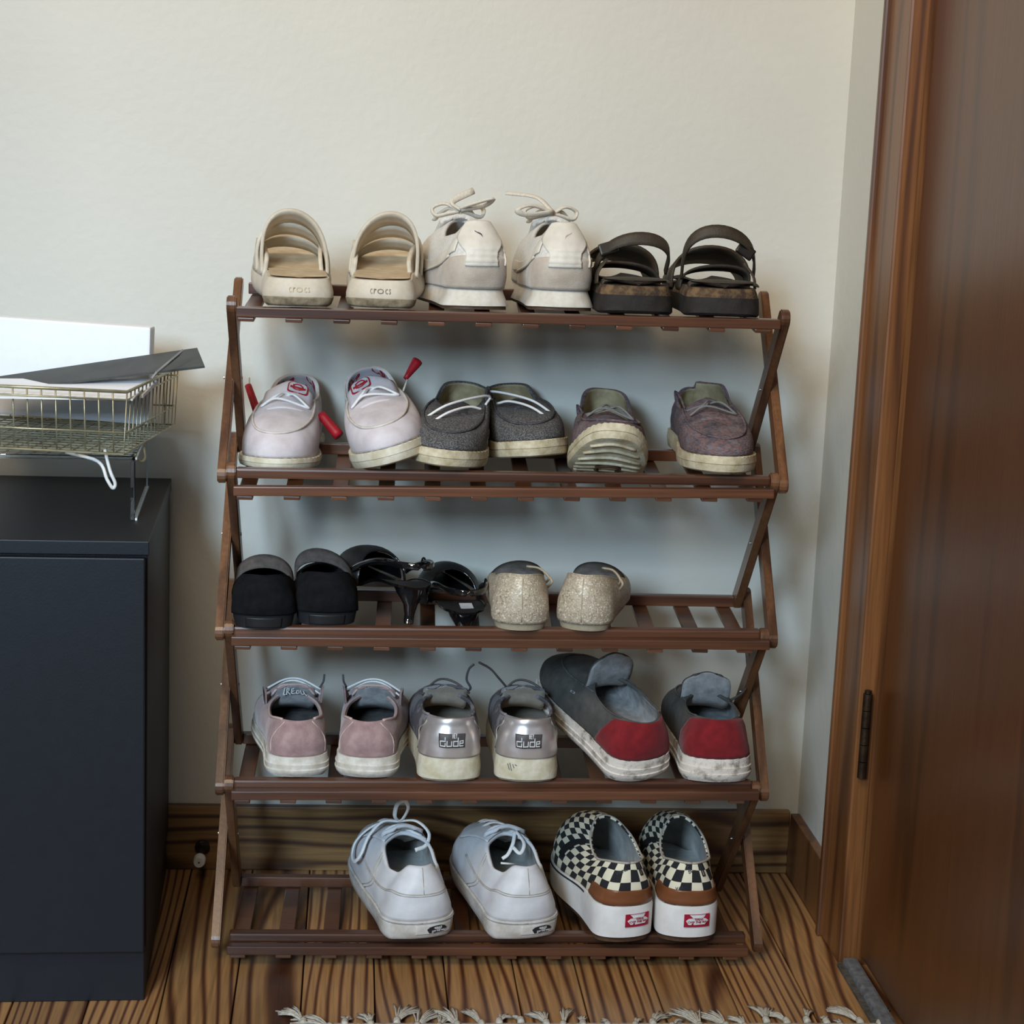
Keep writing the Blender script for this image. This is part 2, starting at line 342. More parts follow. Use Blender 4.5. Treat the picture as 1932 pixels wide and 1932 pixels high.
class Last:
    """u runs round the shoe: 0 heel, .25 right side (+x), .5 toe, .75 left side.  v runs from the sole edge (0) to the opening (1)."""
    def __init__(s, L=.27, wr=((0, .033), (.3, .031), (.68, .043), (1, .036)), wl=None, hc=.13, tc=.26, he=2.2, te=2.1,
                 zs=((0, .03), (1, .024)), oy=(.012, .14), ow=((0, .024), (.5, .030), (1, .022)), ohc=.3, otc=.35, oe=2.,
                 oz=((0, .09), (.15, .085), (.5, .07), (1, .085)), bulge=.004, bh=.004, tz=.6, ta=.35, tb=.8, te2=1., inset=.002, cx=((0, 0), (1, 0)), ocx=((0, 0), (1, 0)), vb=1., crease=.0016):
        s.__dict__.update({k: v for k, v in locals().items() if k != 's'}); s.wl = wl or wr
    def outline(s, u, off=0.):
        u %= 1.; t = tcos(u); sg = 1 if u < .5 else -1
        w = itp(s.wr if sg > 0 else s.wl, t)
        c = (1-(1-min(t/s.hc, 1))**s.he)**(1/s.he)*(1-(1-min((1-t)/s.tc, 1))**s.te)**(1/s.te)
        p = np.array([sg*w*c+itp(s.cx, t), s.L*t])
        if off: p = p+s.onorm(u)*off
        return p
    def onorm(s, u):
        a, b = s.outline(u-.004), s.outline(u+.004); d = b-a; n = np.array([d[1], -d[0]]); return n/(np.linalg.norm(n)+1e-12)
    def top(s, u):
        u %= 1.; t = tcos(u); sg = 1 if u < .5 else -1
        w = itp(s.ow, t)*(1-(1-min(t/s.ohc, 1))**s.oe)**(1/s.oe)*(1-(1-min((1-t)/s.otc, 1))**2)**.5
        z = itp(s.oz if not isinstance(s.oz, dict) else s.oz[sg], t)
        return np.array([sg*w+itp(s.ocx, t), s.oy[0]+(s.oy[1]-s.oy[0])*t, z])
    def P(s, u, v):
        t = tcos(u); b2 = s.outline(u, -s.inset); zb = itp(s.zs, t); T = s.top(u); n = s.onorm(u)
        ti = sst(s.ta, s.tb, t)
        vv = min(max(v, 0), 1.3)
        hs = vv if vv <= 1 else vv; ks = vv
        a = min(vv, 1)*PI/2
        ht = 1-math.cos(a) if vv <= 1 else 1+(vv-1)*PI/2
        kt = s.tz*math.sin(a)**s.te2+(1-s.tz)*vv
        h = hs+(ht-hs)*ti; k = ks+(kt-ks)*ti
        bg = (s.bh+(s.bulge-s.bh)*sst(0, .15, t))*(1-.6*ti)
        e = bg*math.sin(PI*min(vv, 1)**s.vb) if vv <= 1 else 0
        xy = b2+(T[:2]-b2)*h+n*e
        q = np.array([xy[0], xy[1], zb+(T[2]-zb)*k])
        if s.crease and 0 < vv < 1:              # soft creases of a worn upper
            c = s.crease*(noise.noise(Vector(q*38+s.L*900))+.6*noise.noise(Vector(q*95)))*math.sin(PI*vv)
            q = q+np.array([n[0]*c*(1-ti), n[1]*c*(1-ti), c*ti])
        return q
    def PN(s, u, v, off=0.):
        p = s.P(u, v); e = 2e-3
        du = s.P(u+e, v)-s.P(u-e, v); v0, v1 = max(v-e, 0), min(v+e, 1); dv = s.P(u, v1)-s.P(u, v0)
        n = np.cross(du, dv); l = np.linalg.norm(n)
        n = n/l if l > 1e-12 else np.array([0, 0, 1.])
        return p+n*off, n
    def sole_f(s, layers, zb):
        """the side of the sole: f 0 bottom .. 1 top"""
        def S(u, f):
            t = tcos(u); z0, z1 = itp(zb, t), itp(s.zs, t); q = s.outline(u, itp(layers, f)); return np.array([q[0], q[1], z0+(z1-z0)*f])
        return S
def us(n, a=0., b=1.):
    return [a+(b-a)*i/n for i in range(n)]
def grid_mesh(name, fn, U, Vs, m, parent, closed=True, solid=0., uv=None, rim=None, offset=-1., fm=None, sub=0):
    V = []; F = []; nu = len(U); nv = len(Vs); UV = []
    for v in Vs:
        for u in U: V.append(fn(u, v)); UV.append((u, v))
    A = np.array(V).reshape(nv, nu, 3)
    if uv:
        du = np.linalg.norm(np.diff(A, axis=1, append=A[:, :1]), axis=2); mid = nv//3
        cu = np.concatenate([[0], np.cumsum(du[mid])[:-1]]); dv = np.linalg.norm(np.diff(A, axis=0), axis=2)
        cv = np.concatenate([np.zeros((1, nu)), np.cumsum(dv, axis=0)])
        UV = np.stack([np.broadcast_to(cu[None], (nv, nu)), cv], axis=2).reshape(-1, 2)
    for j in range(nv-1):
        for i in range(nu if closed else nu-1):
            i2 = (i+1) % nu; F.append((j*nu+i, j*nu+i2, (j+1)*nu+i2, (j+1)*nu+i))
    o = mk(name, V, F, m, parent, uv=UV, solid=solid, rim=rim, offset=offset, sub=sub)
    if uv and closed:                            # close the pattern at the heel with a whole number of repeats
        UV = np.array(UV); per = cu[-1]+du[mid][-1]; k = uv if isinstance(uv, float) else .01; UV[:, 0] *= round(per/(2*k))*2*k/per; pe = round(per/(2*k))*2*k
        ul = o.data.uv_layers[0]; L_ = []
        for j in range(nv-1):
            for i in range(nu):
                i2 = (i+1) % nu
                for q, last in ((j*nu+i, 0), (j*nu+i2, i2 == 0), ((j+1)*nu+i2, i2 == 0), ((j+1)*nu+i, 0)): L_.append((UV[q][0]+(pe if last else 0), UV[q][1]))
        ul.data.foreach_set('uv', np.array(L_, dtype=np.float32).ravel())
    return o
def sole_mesh(name, la, layers, zb, m, parent, fs=None, n=72, cap=True, rows=None, teeth=0, tamp=0.):
    S = la.sole_f(layers, zb); fs = fs or [l[0] for l in layers]; V = []; F = []; U = us(n)
    for f in fs:
        for i, u in enumerate(U):
            p = S(u, f)
            if teeth and f == fs[-1] and i % 2: p = p-np.array([0, 0, tamp])
            V.append(p)
    nf = len(fs)
    for j in range(nf-1):
        for i in range(n): F.append((j*n+i, j*n+(i+1) % n, (j+1)*n+(i+1) % n, (j+1)*n+i))
    h = n//2
    for base, up in ((0, 0), ((nf-1)*n, 1)):
        for i in range(h):
            a, b, c, d = i, i+1, (n-i-1) % n, (n-i) % n
            q = (base+a, base+b, base+c, base+d) if up else (base+d, base+c, base+b, base+a)
            q = tuple(dict.fromkeys(q))
            if len(q) > 2: F.append(q)
    return mk(name, V, F, m, parent, edge_split=38)
def insole(name, la, m, parent, dz=.004, inset=.004, n=48, arch=.0, t1=.8):
    V = []; F = []; h = n//2; W = 7
    for i in range(h+1):
        u = .5*i/h*.98+.005; t = tcos(u)
        if t > t1: break
        a, b = la.outline(u, -inset), la.outline(1-u, -inset); z = itp(la.zs, t)+dz
        for j in range(W):
            q = j/(W-1); V.append((a[0]+(b[0]-a[0])*q, a[1]+(b[1]-a[1])*q, z+arch*(2*q-1)**2))
    r = len(V)//W
    for i in range(r-1):
        for j in range(W-1): F.append((i*W+j, i*W+j+1, (i+1)*W+j+1, (i+1)*W+j))
    return mk(name, V, [f[::-1] for f in F], m, parent)
def upper(la, ms, parent, n=80, nv=16, th=.0028, name='upper', uv=True, fn=None):
    vs = [i/nv for i in range(nv+1)]
    return grid_mesh(name, fn or la.P, us(n), vs, ms, parent, True, solid=th, uv=uv, rim=0)
def patch(name, fn, u0, u1, v0, v1, m, parent, off=.001, th=.0012, nu=24, nv=10, uv=True, la=None):
    """a sheet lying on a surface; v0 and v1 may depend on u"""
    f0 = v0 if callable(v0) else (lambda q: v0); f1 = v1 if callable(v1) else (lambda q: v1)
    def G(a, b):
        u = u0+(u1-u0)*a; v = f0(a)+(f1(a)-f0(a))*b; return fn(u, v, off)
    return grid_mesh(name, G, [i/nu for i in range(nu+1)], [i/nv for i in range(nv+1)], m, parent, False, solid=th, uv=uv, offset=-1)
def on(la): return lambda u, v, off=0.: la.PN(u, v, off)[0]
def on_sole(S):
    def G(u, f, off=0.):
        p = S(u, f); e = 3e-3; du = S(u+e, f)-S(u-e, f); dv = S(u, min(f+.02, 1))-S(u, max(f-.02, 0)); n = np.cross(du, dv); n /= np.linalg.norm(n)+1e-12
        return p+n*off
    return G
def seam(name, fn, paths, m, parent, r=.0007, off=.0006, n=4):
    return [tubes(name, [[fn(u % 1., v, off) for u, v in P]], r, m, parent, sides=6, n=n) for P in paths][0]
def local_scale(fn, u, v, e=.004):
    a = np.linalg.norm(fn(u+e, v)-fn(u-e, v))/(2*e); v0, v1 = max(v-.03, 0), min(v+.03, 1); b = np.linalg.norm(fn(u, v1)-fn(u, v0))/(v1-v0); return a, b
def wrap(name, fn, polys, uc, vc, m, parent, off=.0008, th=.0006, rot=0.):
    """flat outlines (metres, x right, y up, seen from outside) laid onto a surface as thin print"""
    su, sv = local_scale(fn, uc, vc); V = []; F = []; c, s = math.cos(rot), math.sin(rot)
    for P in polys:
        o = len(V)
        for x, y in P:
            v_ = vc+(x*s+y*c)/sv; V.append(fn(uc+(x*c-y*s)/local_scale(fn, uc, min(max(v_, 0), 1))[0], v_, off))
        F.append(tuple(range(o, o+len(P))))
    return mk(name, V, F, m, parent, smooth=False, solid=th)
def text_polys(s, size, bold=0., sp=1.):
    cu = bpy.data.curves.new('t', 'FONT'); cu.body = s; cu.size = size; cu.align_x = 'CENTER'; cu.align_y = 'CENTER'; cu.resolution_u = 2; cu.offset = bold; cu.space_character = sp
    ob = bpy.data.objects.new('t', cu); COL.objects.link(ob); bpy.context.view_layer.update()
    me = bpy.data.meshes.new_from_object(ob.evaluated_get(bpy.context.evaluated_depsgraph_get()))
    P = [[(me.vertices[i].co.x, me.vertices[i].co.y) for i in p.vertices] for p in me.polygons]
    bpy.data.objects.remove(ob); bpy.data.curves.remove(cu); bpy.data.meshes.remove(me)
    return P
def stroke_polys(strokes, w):
    P = []
    for s in strokes:
        for (x0, y0), (x1, y1) in zip(s[:-1], s[1:]):
            d = math.hypot(x1-x0, y1-y0) or 1e-9; nx, ny = -(y1-y0)/d*w/2, (x1-x0)/d*w/2; ex, ey = (x1-x0)/d*w/2, (y1-y0)/d*w/2
            P.append([(x0-ex+nx, y0-ey+ny), (x0-ex-nx, y0-ey-ny), (x1+ex-nx, y1+ey-ny), (x1+ex+nx, y1+ey+ny)])
    return P
def rrect(w, h, r, n=4):
    P = []
    for cx, cy, a in ((w/2-r, h/2-r, 0), (-w/2+r, h/2-r, 90), (-w/2+r, -h/2+r, 180), (w/2-r, -h/2+r, 270)):
        for i in range(n+1):
            t = math.radians(a+90*i/n); P.append((cx+r*math.cos(t), cy+r*math.sin(t)))
    return P
def pose(px, py, k, yaw=0., roll=0., pitch=0., dz=0., toe=None, L=.27, Y=None):
    """stand a shoe on tier k so that the bottom of its heel (or toe) centre is seen at a pixel; yaw in degrees, 0 = toe to the wall, positive = toe to the left"""
    z = sup(k, 0)+dz
    if Y is not None:                            # a distance from the front of the rack instead of a pixel height
        lo, hi = 300., 2100.
        for _ in range(40):
            py = (lo+hi)/2
            if at(px, py, 2, z)[1] > Y: lo = py
            else: hi = py
    for _ in range(3):
        p = at(px, py, 2, z); z = sup(k, p[0])+dz
    R = Matrix.Rotation(math.radians(yaw), 4, 'Z') @ Matrix.Rotation(math.radians(pitch), 4, 'X') @ Matrix.Rotation(math.radians(roll), 4, 'Y')
    loc = Vector(p)
    if toe is not None: loc = loc-(R.to_3x3() @ Vector((0, L, 0)))
    return Matrix.Translation(loc) @ R
# ------------------------------------------------------------------ shoe materials
M['black'] = mat('matte_black', (.012, .012, .014), rough=.7, scale=80, bump=.1)
M['print_black'] = mat('black_print', (.02, .02, .022), rough=.6, bump=0)
M['print_white'] = mat('white_print', (.78, .77, .75), rough=.6, bump=0)
M['cream'] = mat('cream_foam', srgb(220, 209, 192), srgb(194, 181, 160), rough=.6, scale=28, bump=.1, bscale=300)
M['cream_worn'] = mat('cream_foam_worn', srgb(212, 194, 164), srgb(182, 160, 128), rough=.7, scale=40, bump=.2, bscale=240)
M['cream_dirty'] = mat('cream_foam_dirty', srgb(168, 152, 125), srgb(110, 96, 76), rough=.8, scale=70, bump=.2)
M['offwhite'] = mat('offwhite_leather', srgb(226, 221, 210), srgb(208, 201, 188), rough=.5, scale=30, bump=.12, bscale=500)
M['taupe_suede'] = mat('pale_taupe_suede', srgb(206, 194, 180), srgb(182, 168, 152), rough=.9, scale=35, bump=.3, bscale=700, sheen=.3)
M['white_mesh'] = mat('white_mesh', srgb(225, 222, 216), srgb(205, 200, 193), rough=.8, scale=300, bump=.4, bscale=900)
M['lining_light'] = mat('light_lining', srgb(190, 180, 168), srgb(160, 150, 138), rough=.9, scale=60, bump=.2)
M['white_sole'] = mat('white_rubber', srgb(228, 224, 216), srgb(200, 192, 178), rough=.55, scale=45, bump=.08)
M['brown_rubber'] = mat('brown_rubber', srgb(98, 72, 52), srgb(70, 50, 36), rough=.6, scale=60, bump=.1)
M['lace_cream'] = mat('cream_lace', srgb(228, 220, 206), srgb(205, 196, 180), rough=.9, scale=400, bump=.3)
M['olive_strap'] = mat('dark_olive_leather', srgb(70, 60, 47), srgb(52, 44, 34), rough=.6, scale=50, bump=.25, bscale=600)
M['cork'] = mat('worn_cork', srgb(118, 94, 66), srgb(62, 47, 35), rough=.85, scale=60, bump=.5, bscale=300, lo=.4, hi=.6)
M['footbed'] = mat('dark_brown_footbed', srgb(62, 48, 38), srgb(42, 32, 26), rough=.8, scale=40, bump=.2)
M['dark_sole'] = mat('dark_foam_sole', srgb(46, 40, 36), srgb(30, 26, 24), rough=.75, scale=60, bump=.2)
M['buckle'] = mat('dark_buckle', (.04, .035, .03), rough=.4, metal=.8, bump=0)
M['white_canvas'] = mat('white_canvas', srgb(222, 214, 218), srgb(198, 188, 190), rough=.85, scale=25, bump=.2, bscale=900)
M['white_trim'] = mat('white_trim', srgb(224, 216, 208), srgb(196, 186, 174), rough=.75, scale=60, bump=.15)
M['yellowed'] = mat('yellowed_foam', srgb(226, 219, 200), srgb(190, 178, 148), rough=.7, scale=40, bump=.2)
M['red'] = mat('red_leather', srgb(176, 26, 40), srgb(150, 18, 30), rough=.5, scale=60, bump=.1)
M['lace_white'] = mat('white_cord', srgb(246, 244, 242), srgb(230, 227, 224), rough=.8, scale=500, bump=.2)
def pattern_lining():
    m, nt, b = nodes('grey_red_script_lining'); L = nt.links.new
    tc = N(nt, 'ShaderNodeTexCoord'); n = N(nt, 'ShaderNodeTexNoise', i_Scale=55., i_Detail=1.); L(tc.outputs['Object'], n.inputs['Vector'])
    r = ramp(nt, [(.0, srgb(172, 168, 172)), (.54, srgb(172, 168, 172)), (.555, srgb(120, 24, 36)), (.60, srgb(160, 30, 44)), (.61, srgb(178, 174, 178))]); L(n.outputs['Fac'], r.inputs[0]); L(r.outputs[0], b.inputs['Base Color'])
    b.inputs['Roughness'].default_value = .9; return m
M['pattern'] = pattern_lining()
M['grey_lining'] = mat('grey_cloth_lining', srgb(168, 168, 168), srgb(132, 132, 132), rough=.95, scale=80, bump=.2)
M['grey_knit'] = mat('grey_flecked_knit', srgb(116, 113, 111), srgb(60, 60, 63), rough=.95, scale=520, bump=.6, bscale=420, lo=.4, hi=.62, detail=2)
M['grey_denim'] = mat('dark_grey_denim', srgb(92, 90, 92), srgb(56, 56, 60), rough=.95, scale=330, bump=.5, bscale=500, lo=.38, hi=.66, detail=2)
M['tan_lining'] = mat('tan_leather_lining', srgb(182, 168, 134), srgb(146, 132, 102), rough=.7, scale=40, bump=.2)
def fleck(name, cols, scale=260.):
    m, nt, b = nodes(name); L = nt.links.new
    tc = N(nt, 'ShaderNodeTexCoord'); mp = N(nt, 'ShaderNodeMapping'); mp.inputs['Scale'].default_value = (1, 1, 2.5); L(tc.outputs['Object'], mp.inputs[0])
    v = N(nt, 'ShaderNodeTexVoronoi', i_Scale=scale); L(mp.outputs[0], v.inputs['Vector'])
    n = N(nt, 'ShaderNodeTexNoise', i_Scale=32., i_Detail=3.); L(tc.outputs['Object'], n.inputs['Vector'])
    sp = N(nt, 'ShaderNodeSeparateColor'); L(v.outputs['Color'], sp.inputs[0])
    md = N(nt, 'ShaderNodeMath', operation='MULTIPLY_ADD', i_1=.35); L(sp.outputs[0], md.inputs[0]); L(n.outputs['Fac'], md.inputs[2])
    r = ramp(nt, [(.35+.55*i/(len(cols)-1), c) for i, c in enumerate(cols)]); L(md.outputs[0], r.inputs[0]); L(r.outputs[0], b.inputs['Base Color'])
    b.inputs['Roughness'].default_value = .95
    bp = N(nt, 'ShaderNodeBump', i_Strength=.5, i_Distance=.0012); L(v.outputs['Distance'], bp.inputs['Height']); L(bp.outputs[0], b.inputs['Normal'])
    return m
M['purple_knit'] = fleck('purple_orange_knit', [srgb(54, 52, 60), srgb(84, 77, 86), srgb(96, 88, 95), srgb(126, 94, 90), srgb(116, 112, 118)])
M['grey_cord'] = mat('grey_cord', srgb(140, 138, 136), rough=.9, scale=600, bump=.3)
M['dirty_sole'] = mat('yellowed_dirty_sole', srgb(224, 213, 186), srgb(176, 161, 128), rough=.75, scale=50, bump=.3)
M['black_suede'] = mat('black_suede', (.010, .010, .012), (.005, .005, .006), rough=1., scale=60, bump=.25, spec=.15)
M['elastic'] = mat('grey_elastic', srgb(92, 85, 80), srgb(68, 63, 60), rough=.8, scale=90, bump=.2, stretch=(1, 1, 1))
M['patent'] = mat('black_patent', (.006, .006, .007), rough=.06, spec=.6, coat=1., bump=0)
M['patent_sole'] = mat('black_insole', (.016, .016, .017), rough=.45, bump=.05)
M['outsole_grey'] = mat('scuffed_grey_outsole', srgb(120, 116, 114), srgb(84, 80, 80), rough=.5, scale=40, bump=.1)
M['label'] = mat('pale_label', srgb(205, 205, 210), rough=.4, bump=0)
def glitter():
    m, nt, b = nodes('champagne_glitter'); L = nt.links.new
    tc = N(nt, 'ShaderNodeTexCoord'); v = N(nt, 'ShaderNodeTexVoronoi', i_Scale=620.); L(tc.outputs['Object'], v.inputs['Vector'])
    sp = N(nt, 'ShaderNodeSeparateColor'); L(v.outputs['Color'], sp.inputs[0])
    r = ramp(nt, [(0, srgb(168, 152, 130)), (.55, srgb(190, 175, 152)), (.9, srgb(206, 192, 170)), (1, srgb(240, 232, 216))]); L(sp.outputs[0], r.inputs[0]); L(r.outputs[0], b.inputs['Base Color'])
    mr = N(nt, 'ShaderNodeMapRange', i_1=.9, i_2=.98, i_3=.05, i_4=.8); L(sp.outputs[1], mr.inputs[0]); L(mr.outputs[0], b.inputs['Metallic'])
    b.inputs['Roughness'].default_value = .5
    bp = N(nt, 'ShaderNodeBump', i_Strength=.6, i_Distance=.0012); L(sp.outputs[2], bp.inputs['Height']); L(bp.outputs[0], b.inputs['Normal'])
    return m
M['glitter'] = glitter()
M['beige_trim'] = mat('beige_trim', srgb(184, 168, 142), rough=.7, scale=80, bump=.2)
M['pink'] = mat('dusty_pink_suede', srgb(180, 150, 146), srgb(144, 114, 112), rough=.9, scale=38, bump=.3, bscale=600, sheen=.3)
M['pink_trim'] = mat('pale_pink_trim', srgb(206, 178, 170), rough=.7, scale=80, bump=.1)
M['sole_bright'] = mat('bright_foam_sole', srgb(236, 230, 220), srgb(196, 186, 170), rough=.6, scale=55, bump=.15)
M['dark_lining'] = mat('dark_grey_lining', srgb(104, 102, 100), srgb(74, 72, 72), rough=.95, scale=60, bump=.2)
M['silver'] = mat('silver_metallic_leather', srgb(232, 224, 220), srgb(214, 205, 202), rough=.38, metal=.72, scale=20, bump=.03)
M['mauve_grey'] = mat('mauve_grey_camo', srgb(132, 128, 130), srgb(92, 88, 92), rough=.9, scale=26, bump=.3, bscale=600, lo=.47, hi=.53)
M['gold_lining'] = mat('satin_taupe_lining', srgb(184, 174, 160), srgb(146, 136, 122), rough=.5, scale=30, bump=.1)
M['label_dark'] = mat('dark_grey_label', srgb(84, 78, 78), rough=.5, bump=0)
M['grey_felt'] = mat('grey_felt', srgb(88, 86, 82), srgb(70, 68, 65), rough=.95, scale=60, bump=.3, bscale=700)
M['red_suede'] = mat('dark_red_suede', srgb(134, 26, 32), srgb(112, 18, 26), rough=.95, scale=60, bump=.35, bscale=700, sheen=.1)
M['worn_sole'] = mat('scuffed_white_sole', srgb(222, 212, 200), srgb(120, 108, 96), rough=.7, scale=60, bump=.3, lo=.3, hi=.5)
M['white_leather'] = mat('white_leather', srgb(226, 224, 226), srgb(206, 203, 204), rough=.5, scale=22, bump=.1, bscale=420)
M['vulc_sole'] = mat('white_vulcanised_rubber', srgb(228, 222, 216), srgb(190, 180, 168), rough=.5, scale=40, bump=.08)
M['blue_grey'] = mat('blue_grey_lining', srgb(196, 196, 192), srgb(166, 167, 165), rough=.95, scale=50, bump=.2)
def checker():
    m, nt, b = nodes('black_cream_checker'); L = nt.links.new
    uv = N(nt, 'ShaderNodeUVMap'); c = N(nt, 'ShaderNodeTexChecker', i_Scale=1/.0165); L(uv.outputs[0], c.inputs['Vector'])
    c.inputs['Color1'].default_value = (*srgb(226, 216, 190), 1); c.inputs['Color2'].default_value = (.012, .012, .014, 1)
    L(c.outputs['Color'], b.inputs['Base Color']); b.inputs['Roughness'].default_value = .9
    tc = N(nt, 'ShaderNodeTexCoord'); n = N(nt, 'ShaderNodeTexNoise', i_Scale=700.); L(tc.outputs['Object'], n.inputs['Vector'])
    bp = N(nt, 'ShaderNodeBump', i_Strength=.2, i_Distance=.001); L(n.outputs['Fac'], bp.inputs['Height']); L(bp.outputs[0], b.inputs['Normal'])
    return m
M['checker'] = checker()
M['platform'] = mat('white_platform_rubber', srgb(238, 235, 232), srgb(220, 214, 208), rough=.5, scale=30, bump=.05)
def gum():
    m, nt, b = nodes('translucent_gum_rubber'); b.inputs['Base Color'].default_value = (*srgb(136, 82, 50), 1); b.inputs['Roughness'].default_value = .3
    b.inputs['Alpha'].default_value = .72; return m
M['gum'] = gum()
M['heel_red'] = mat('red_heel_label', srgb(170, 24, 52), rough=.5, bump=0)

# ------------------------------------------------------------------ small shared pieces
def arch(name, m, parent, xl, xr, y, zl, zr, zt, w, tilt=0., th=.003, p=.75, skew=0., ms=None, lean=0.):
    """a strap that arches over the foot; tilt turns the band (0 lies flat along the foot, 90 stands)"""
    t = math.radians(tilt)
    def G(a, b):
        q = PI*(1-a); x = (xl+xr)/2+(xr-xl)/2*math.cos(q)+skew*math.sin(q); zb = zl+(zr-zl)*a; s = math.sin(q)**p if 0 < a < 1 else 0
        return np.array([x, y+(b-.5)*w*math.cos(t)+lean*s, zb+(zt-zb)*s+(b-.5)*w*math.sin(t)*(.35+.65*s)])
    A = [.5-.5*math.cos(PI*i/28) for i in range(29)]
    return grid_mesh(name, lambda a, b: G(a, b), A, [0, .33, .67, 1], ms or m, parent, False, solid=th, offset=0)
def tongue(parent, m, pts, w, crown=.006, th=.004, name='tongue', nx=11, rnd=.25):
    """pts: (y, z) from the vamp up to the free end"""
    C = smooth_path([np.array([0, y, z]) for y, z in pts], 5); k = len(C)
    def G(a, b):
        i = int(round(b*(k-1))); c = C[i]; f = w[0]+(w[1]-w[0])*b; e = max(0, b-1+rnd)/rnd; f *= (1-.78*e**3)**.5; a = 1-a
        return np.array([c[0]+(2*a-1)*f, c[1], c[2]-crown*(2*a-1)**2])
    return grid_mesh(name, G, [i/(nx-1) for i in range(nx)], [i/(k-1) for i in range(k)], m, parent, False, solid=th, offset=0)
def bow(parent, m, c, s=1., flat=None, r=.0022, name='laces', extra=(), rows=()):
    c = np.array(c); P = []
    for sx in (-1, 1):
        P.append([c, c+np.array([sx*.018, .004, .010])*s, c+np.array([sx*.034, .010, .004])*s, c+np.array([sx*.030, .006, -.006])*s, c+np.array([sx*.012, .002, -.002])*s, c])
        P.append([c, c+np.array([sx*.012, .010, .004])*s, c+np.array([sx*.022, .022, -.004])*s, c+np.array([sx*.026, .034, -.012])*s])
    return tubes(name, P+[list(map(np.array, e)) for e in extra]+list(rows), r, m, parent, sides=8, flat=.5)
def lace_rows(la, vs, du, lift=.003):
    R = []; f = on(la)
    for i, v in enumerate(vs):
        d = du[0]+(du[1]-du[0])*i/max(1, len(vs)-1); s = 1 if i % 2 else -1
        R.append([f(.5-d, v, .001), f(.5-d*.5, v+.02, lift), f(.5, v+.025, lift+.001), f(.5+d*.5, v+.02, lift), f(.5+d, v, .001)])
    return R
SOLE_MEN = dict(wr=((0, .036), (.25, .034), (.45, .037), (.7, .049), (1, .040)), wl=((0, .036), (.25, .033), (.45, .034), (.7, .046), (1, .040)))
def mir(d, s):
    """left and right shoes are mirror images"""
    if s > 0: return d
    d = dict(d); d['wr'], d['wl'] = d['wl'], d['wr']; return d

# ------------------------------------------------------------------ tier 1: cream slides, pale sneakers, dark sandals
def slide(mtx, s, label):
    T = thing('slide_sandal', label, 'slide', 'cream foam slides on the top shelf', mtx=mtx)
    la = Last(L=.262, **mir(dict(wr=((0, .043), (.3, .042), (.66, .052), (1, .044)), wl=((0, .043), (.3, .042), (.66, .050), (1, .044))), s), hc=.12, he=2.8, zs=((0, .036), (.4, .036), (.75, .043), (1, .050)))
    zb = ((0, .001), (.08, 0), (.6, 0), (1, .016)); lay = ((0, -.005), (.12, -.001), (.4, .0015), (.85, -.002), (1, -.0045))
    S = la.sole_f(lay, zb)
    sole_mesh('sole', la, lay, zb, M['cream'], T, fs=[0, .06, .14, .3, .5, .7, .86, .95, 1])
    patch('worn_edge', on_sole(S), -.17, .17, .05, lambda a: .28+.10*math.sin(PI*a), M['cream_dirty'], T, off=.0004, th=.0004)
    insole('footbed', la, M['cream_worn'], T, dz=.0012, inset=.0075, arch=.001, t1=.97)
    wrap('logo', on_sole(S), text_polys('crocs', .0140, .0, 1.18), .0, .66, M['cream_dirty'] if s > 0 else M['cream_worn'], T, off=.0006, th=.0008)
    for y, zt, w, nm, sk in ((.118, .105, .034, 'strap', 0), (.152, .086, .034, 'strap', 0), (.192, .066, .034, 'strap', 0)):
        u = math.acos(1-2*y/la.L)/(2*PI); a, b = la.outline(1-u, -.002), la.outline(u, -.002)
        arch(nm, M['cream'], T, a[0]+.002, b[0]-.002, y-.006, .028, .028, zt, w, tilt=-28, th=.0042, p=.62, skew=.008*s, lean=-.008)
    for sd in (0, 1):                                     # the moulded side walls that carry the straps
        g = lambda u, v, off=0.: S(u % 1, 1)+np.array([0, 0, v])-np.append(la.onorm(u)*(.0025+.12*v-off), 0)
        u0, u1 = (.20, .36) if sd else (.80, .64)
        patch('side_wall', g, u0, u1, -.012, lambda a: .014+.016*math.sin(PI*min(1, a*1.1))**.7, M['cream'], T, off=0, th=.005, nu=20, nv=5)
slide(pose(564, 582, 0, 5, pitch=2.5), -1, 'cream foam slide with three straps at the end of the top shelf, by the cabinet')
slide(pose(717, 585, 0, -3, pitch=2.5), 1, 'cream foam slide beside the pale lace-up sneakers, clearer lettering on its heel')

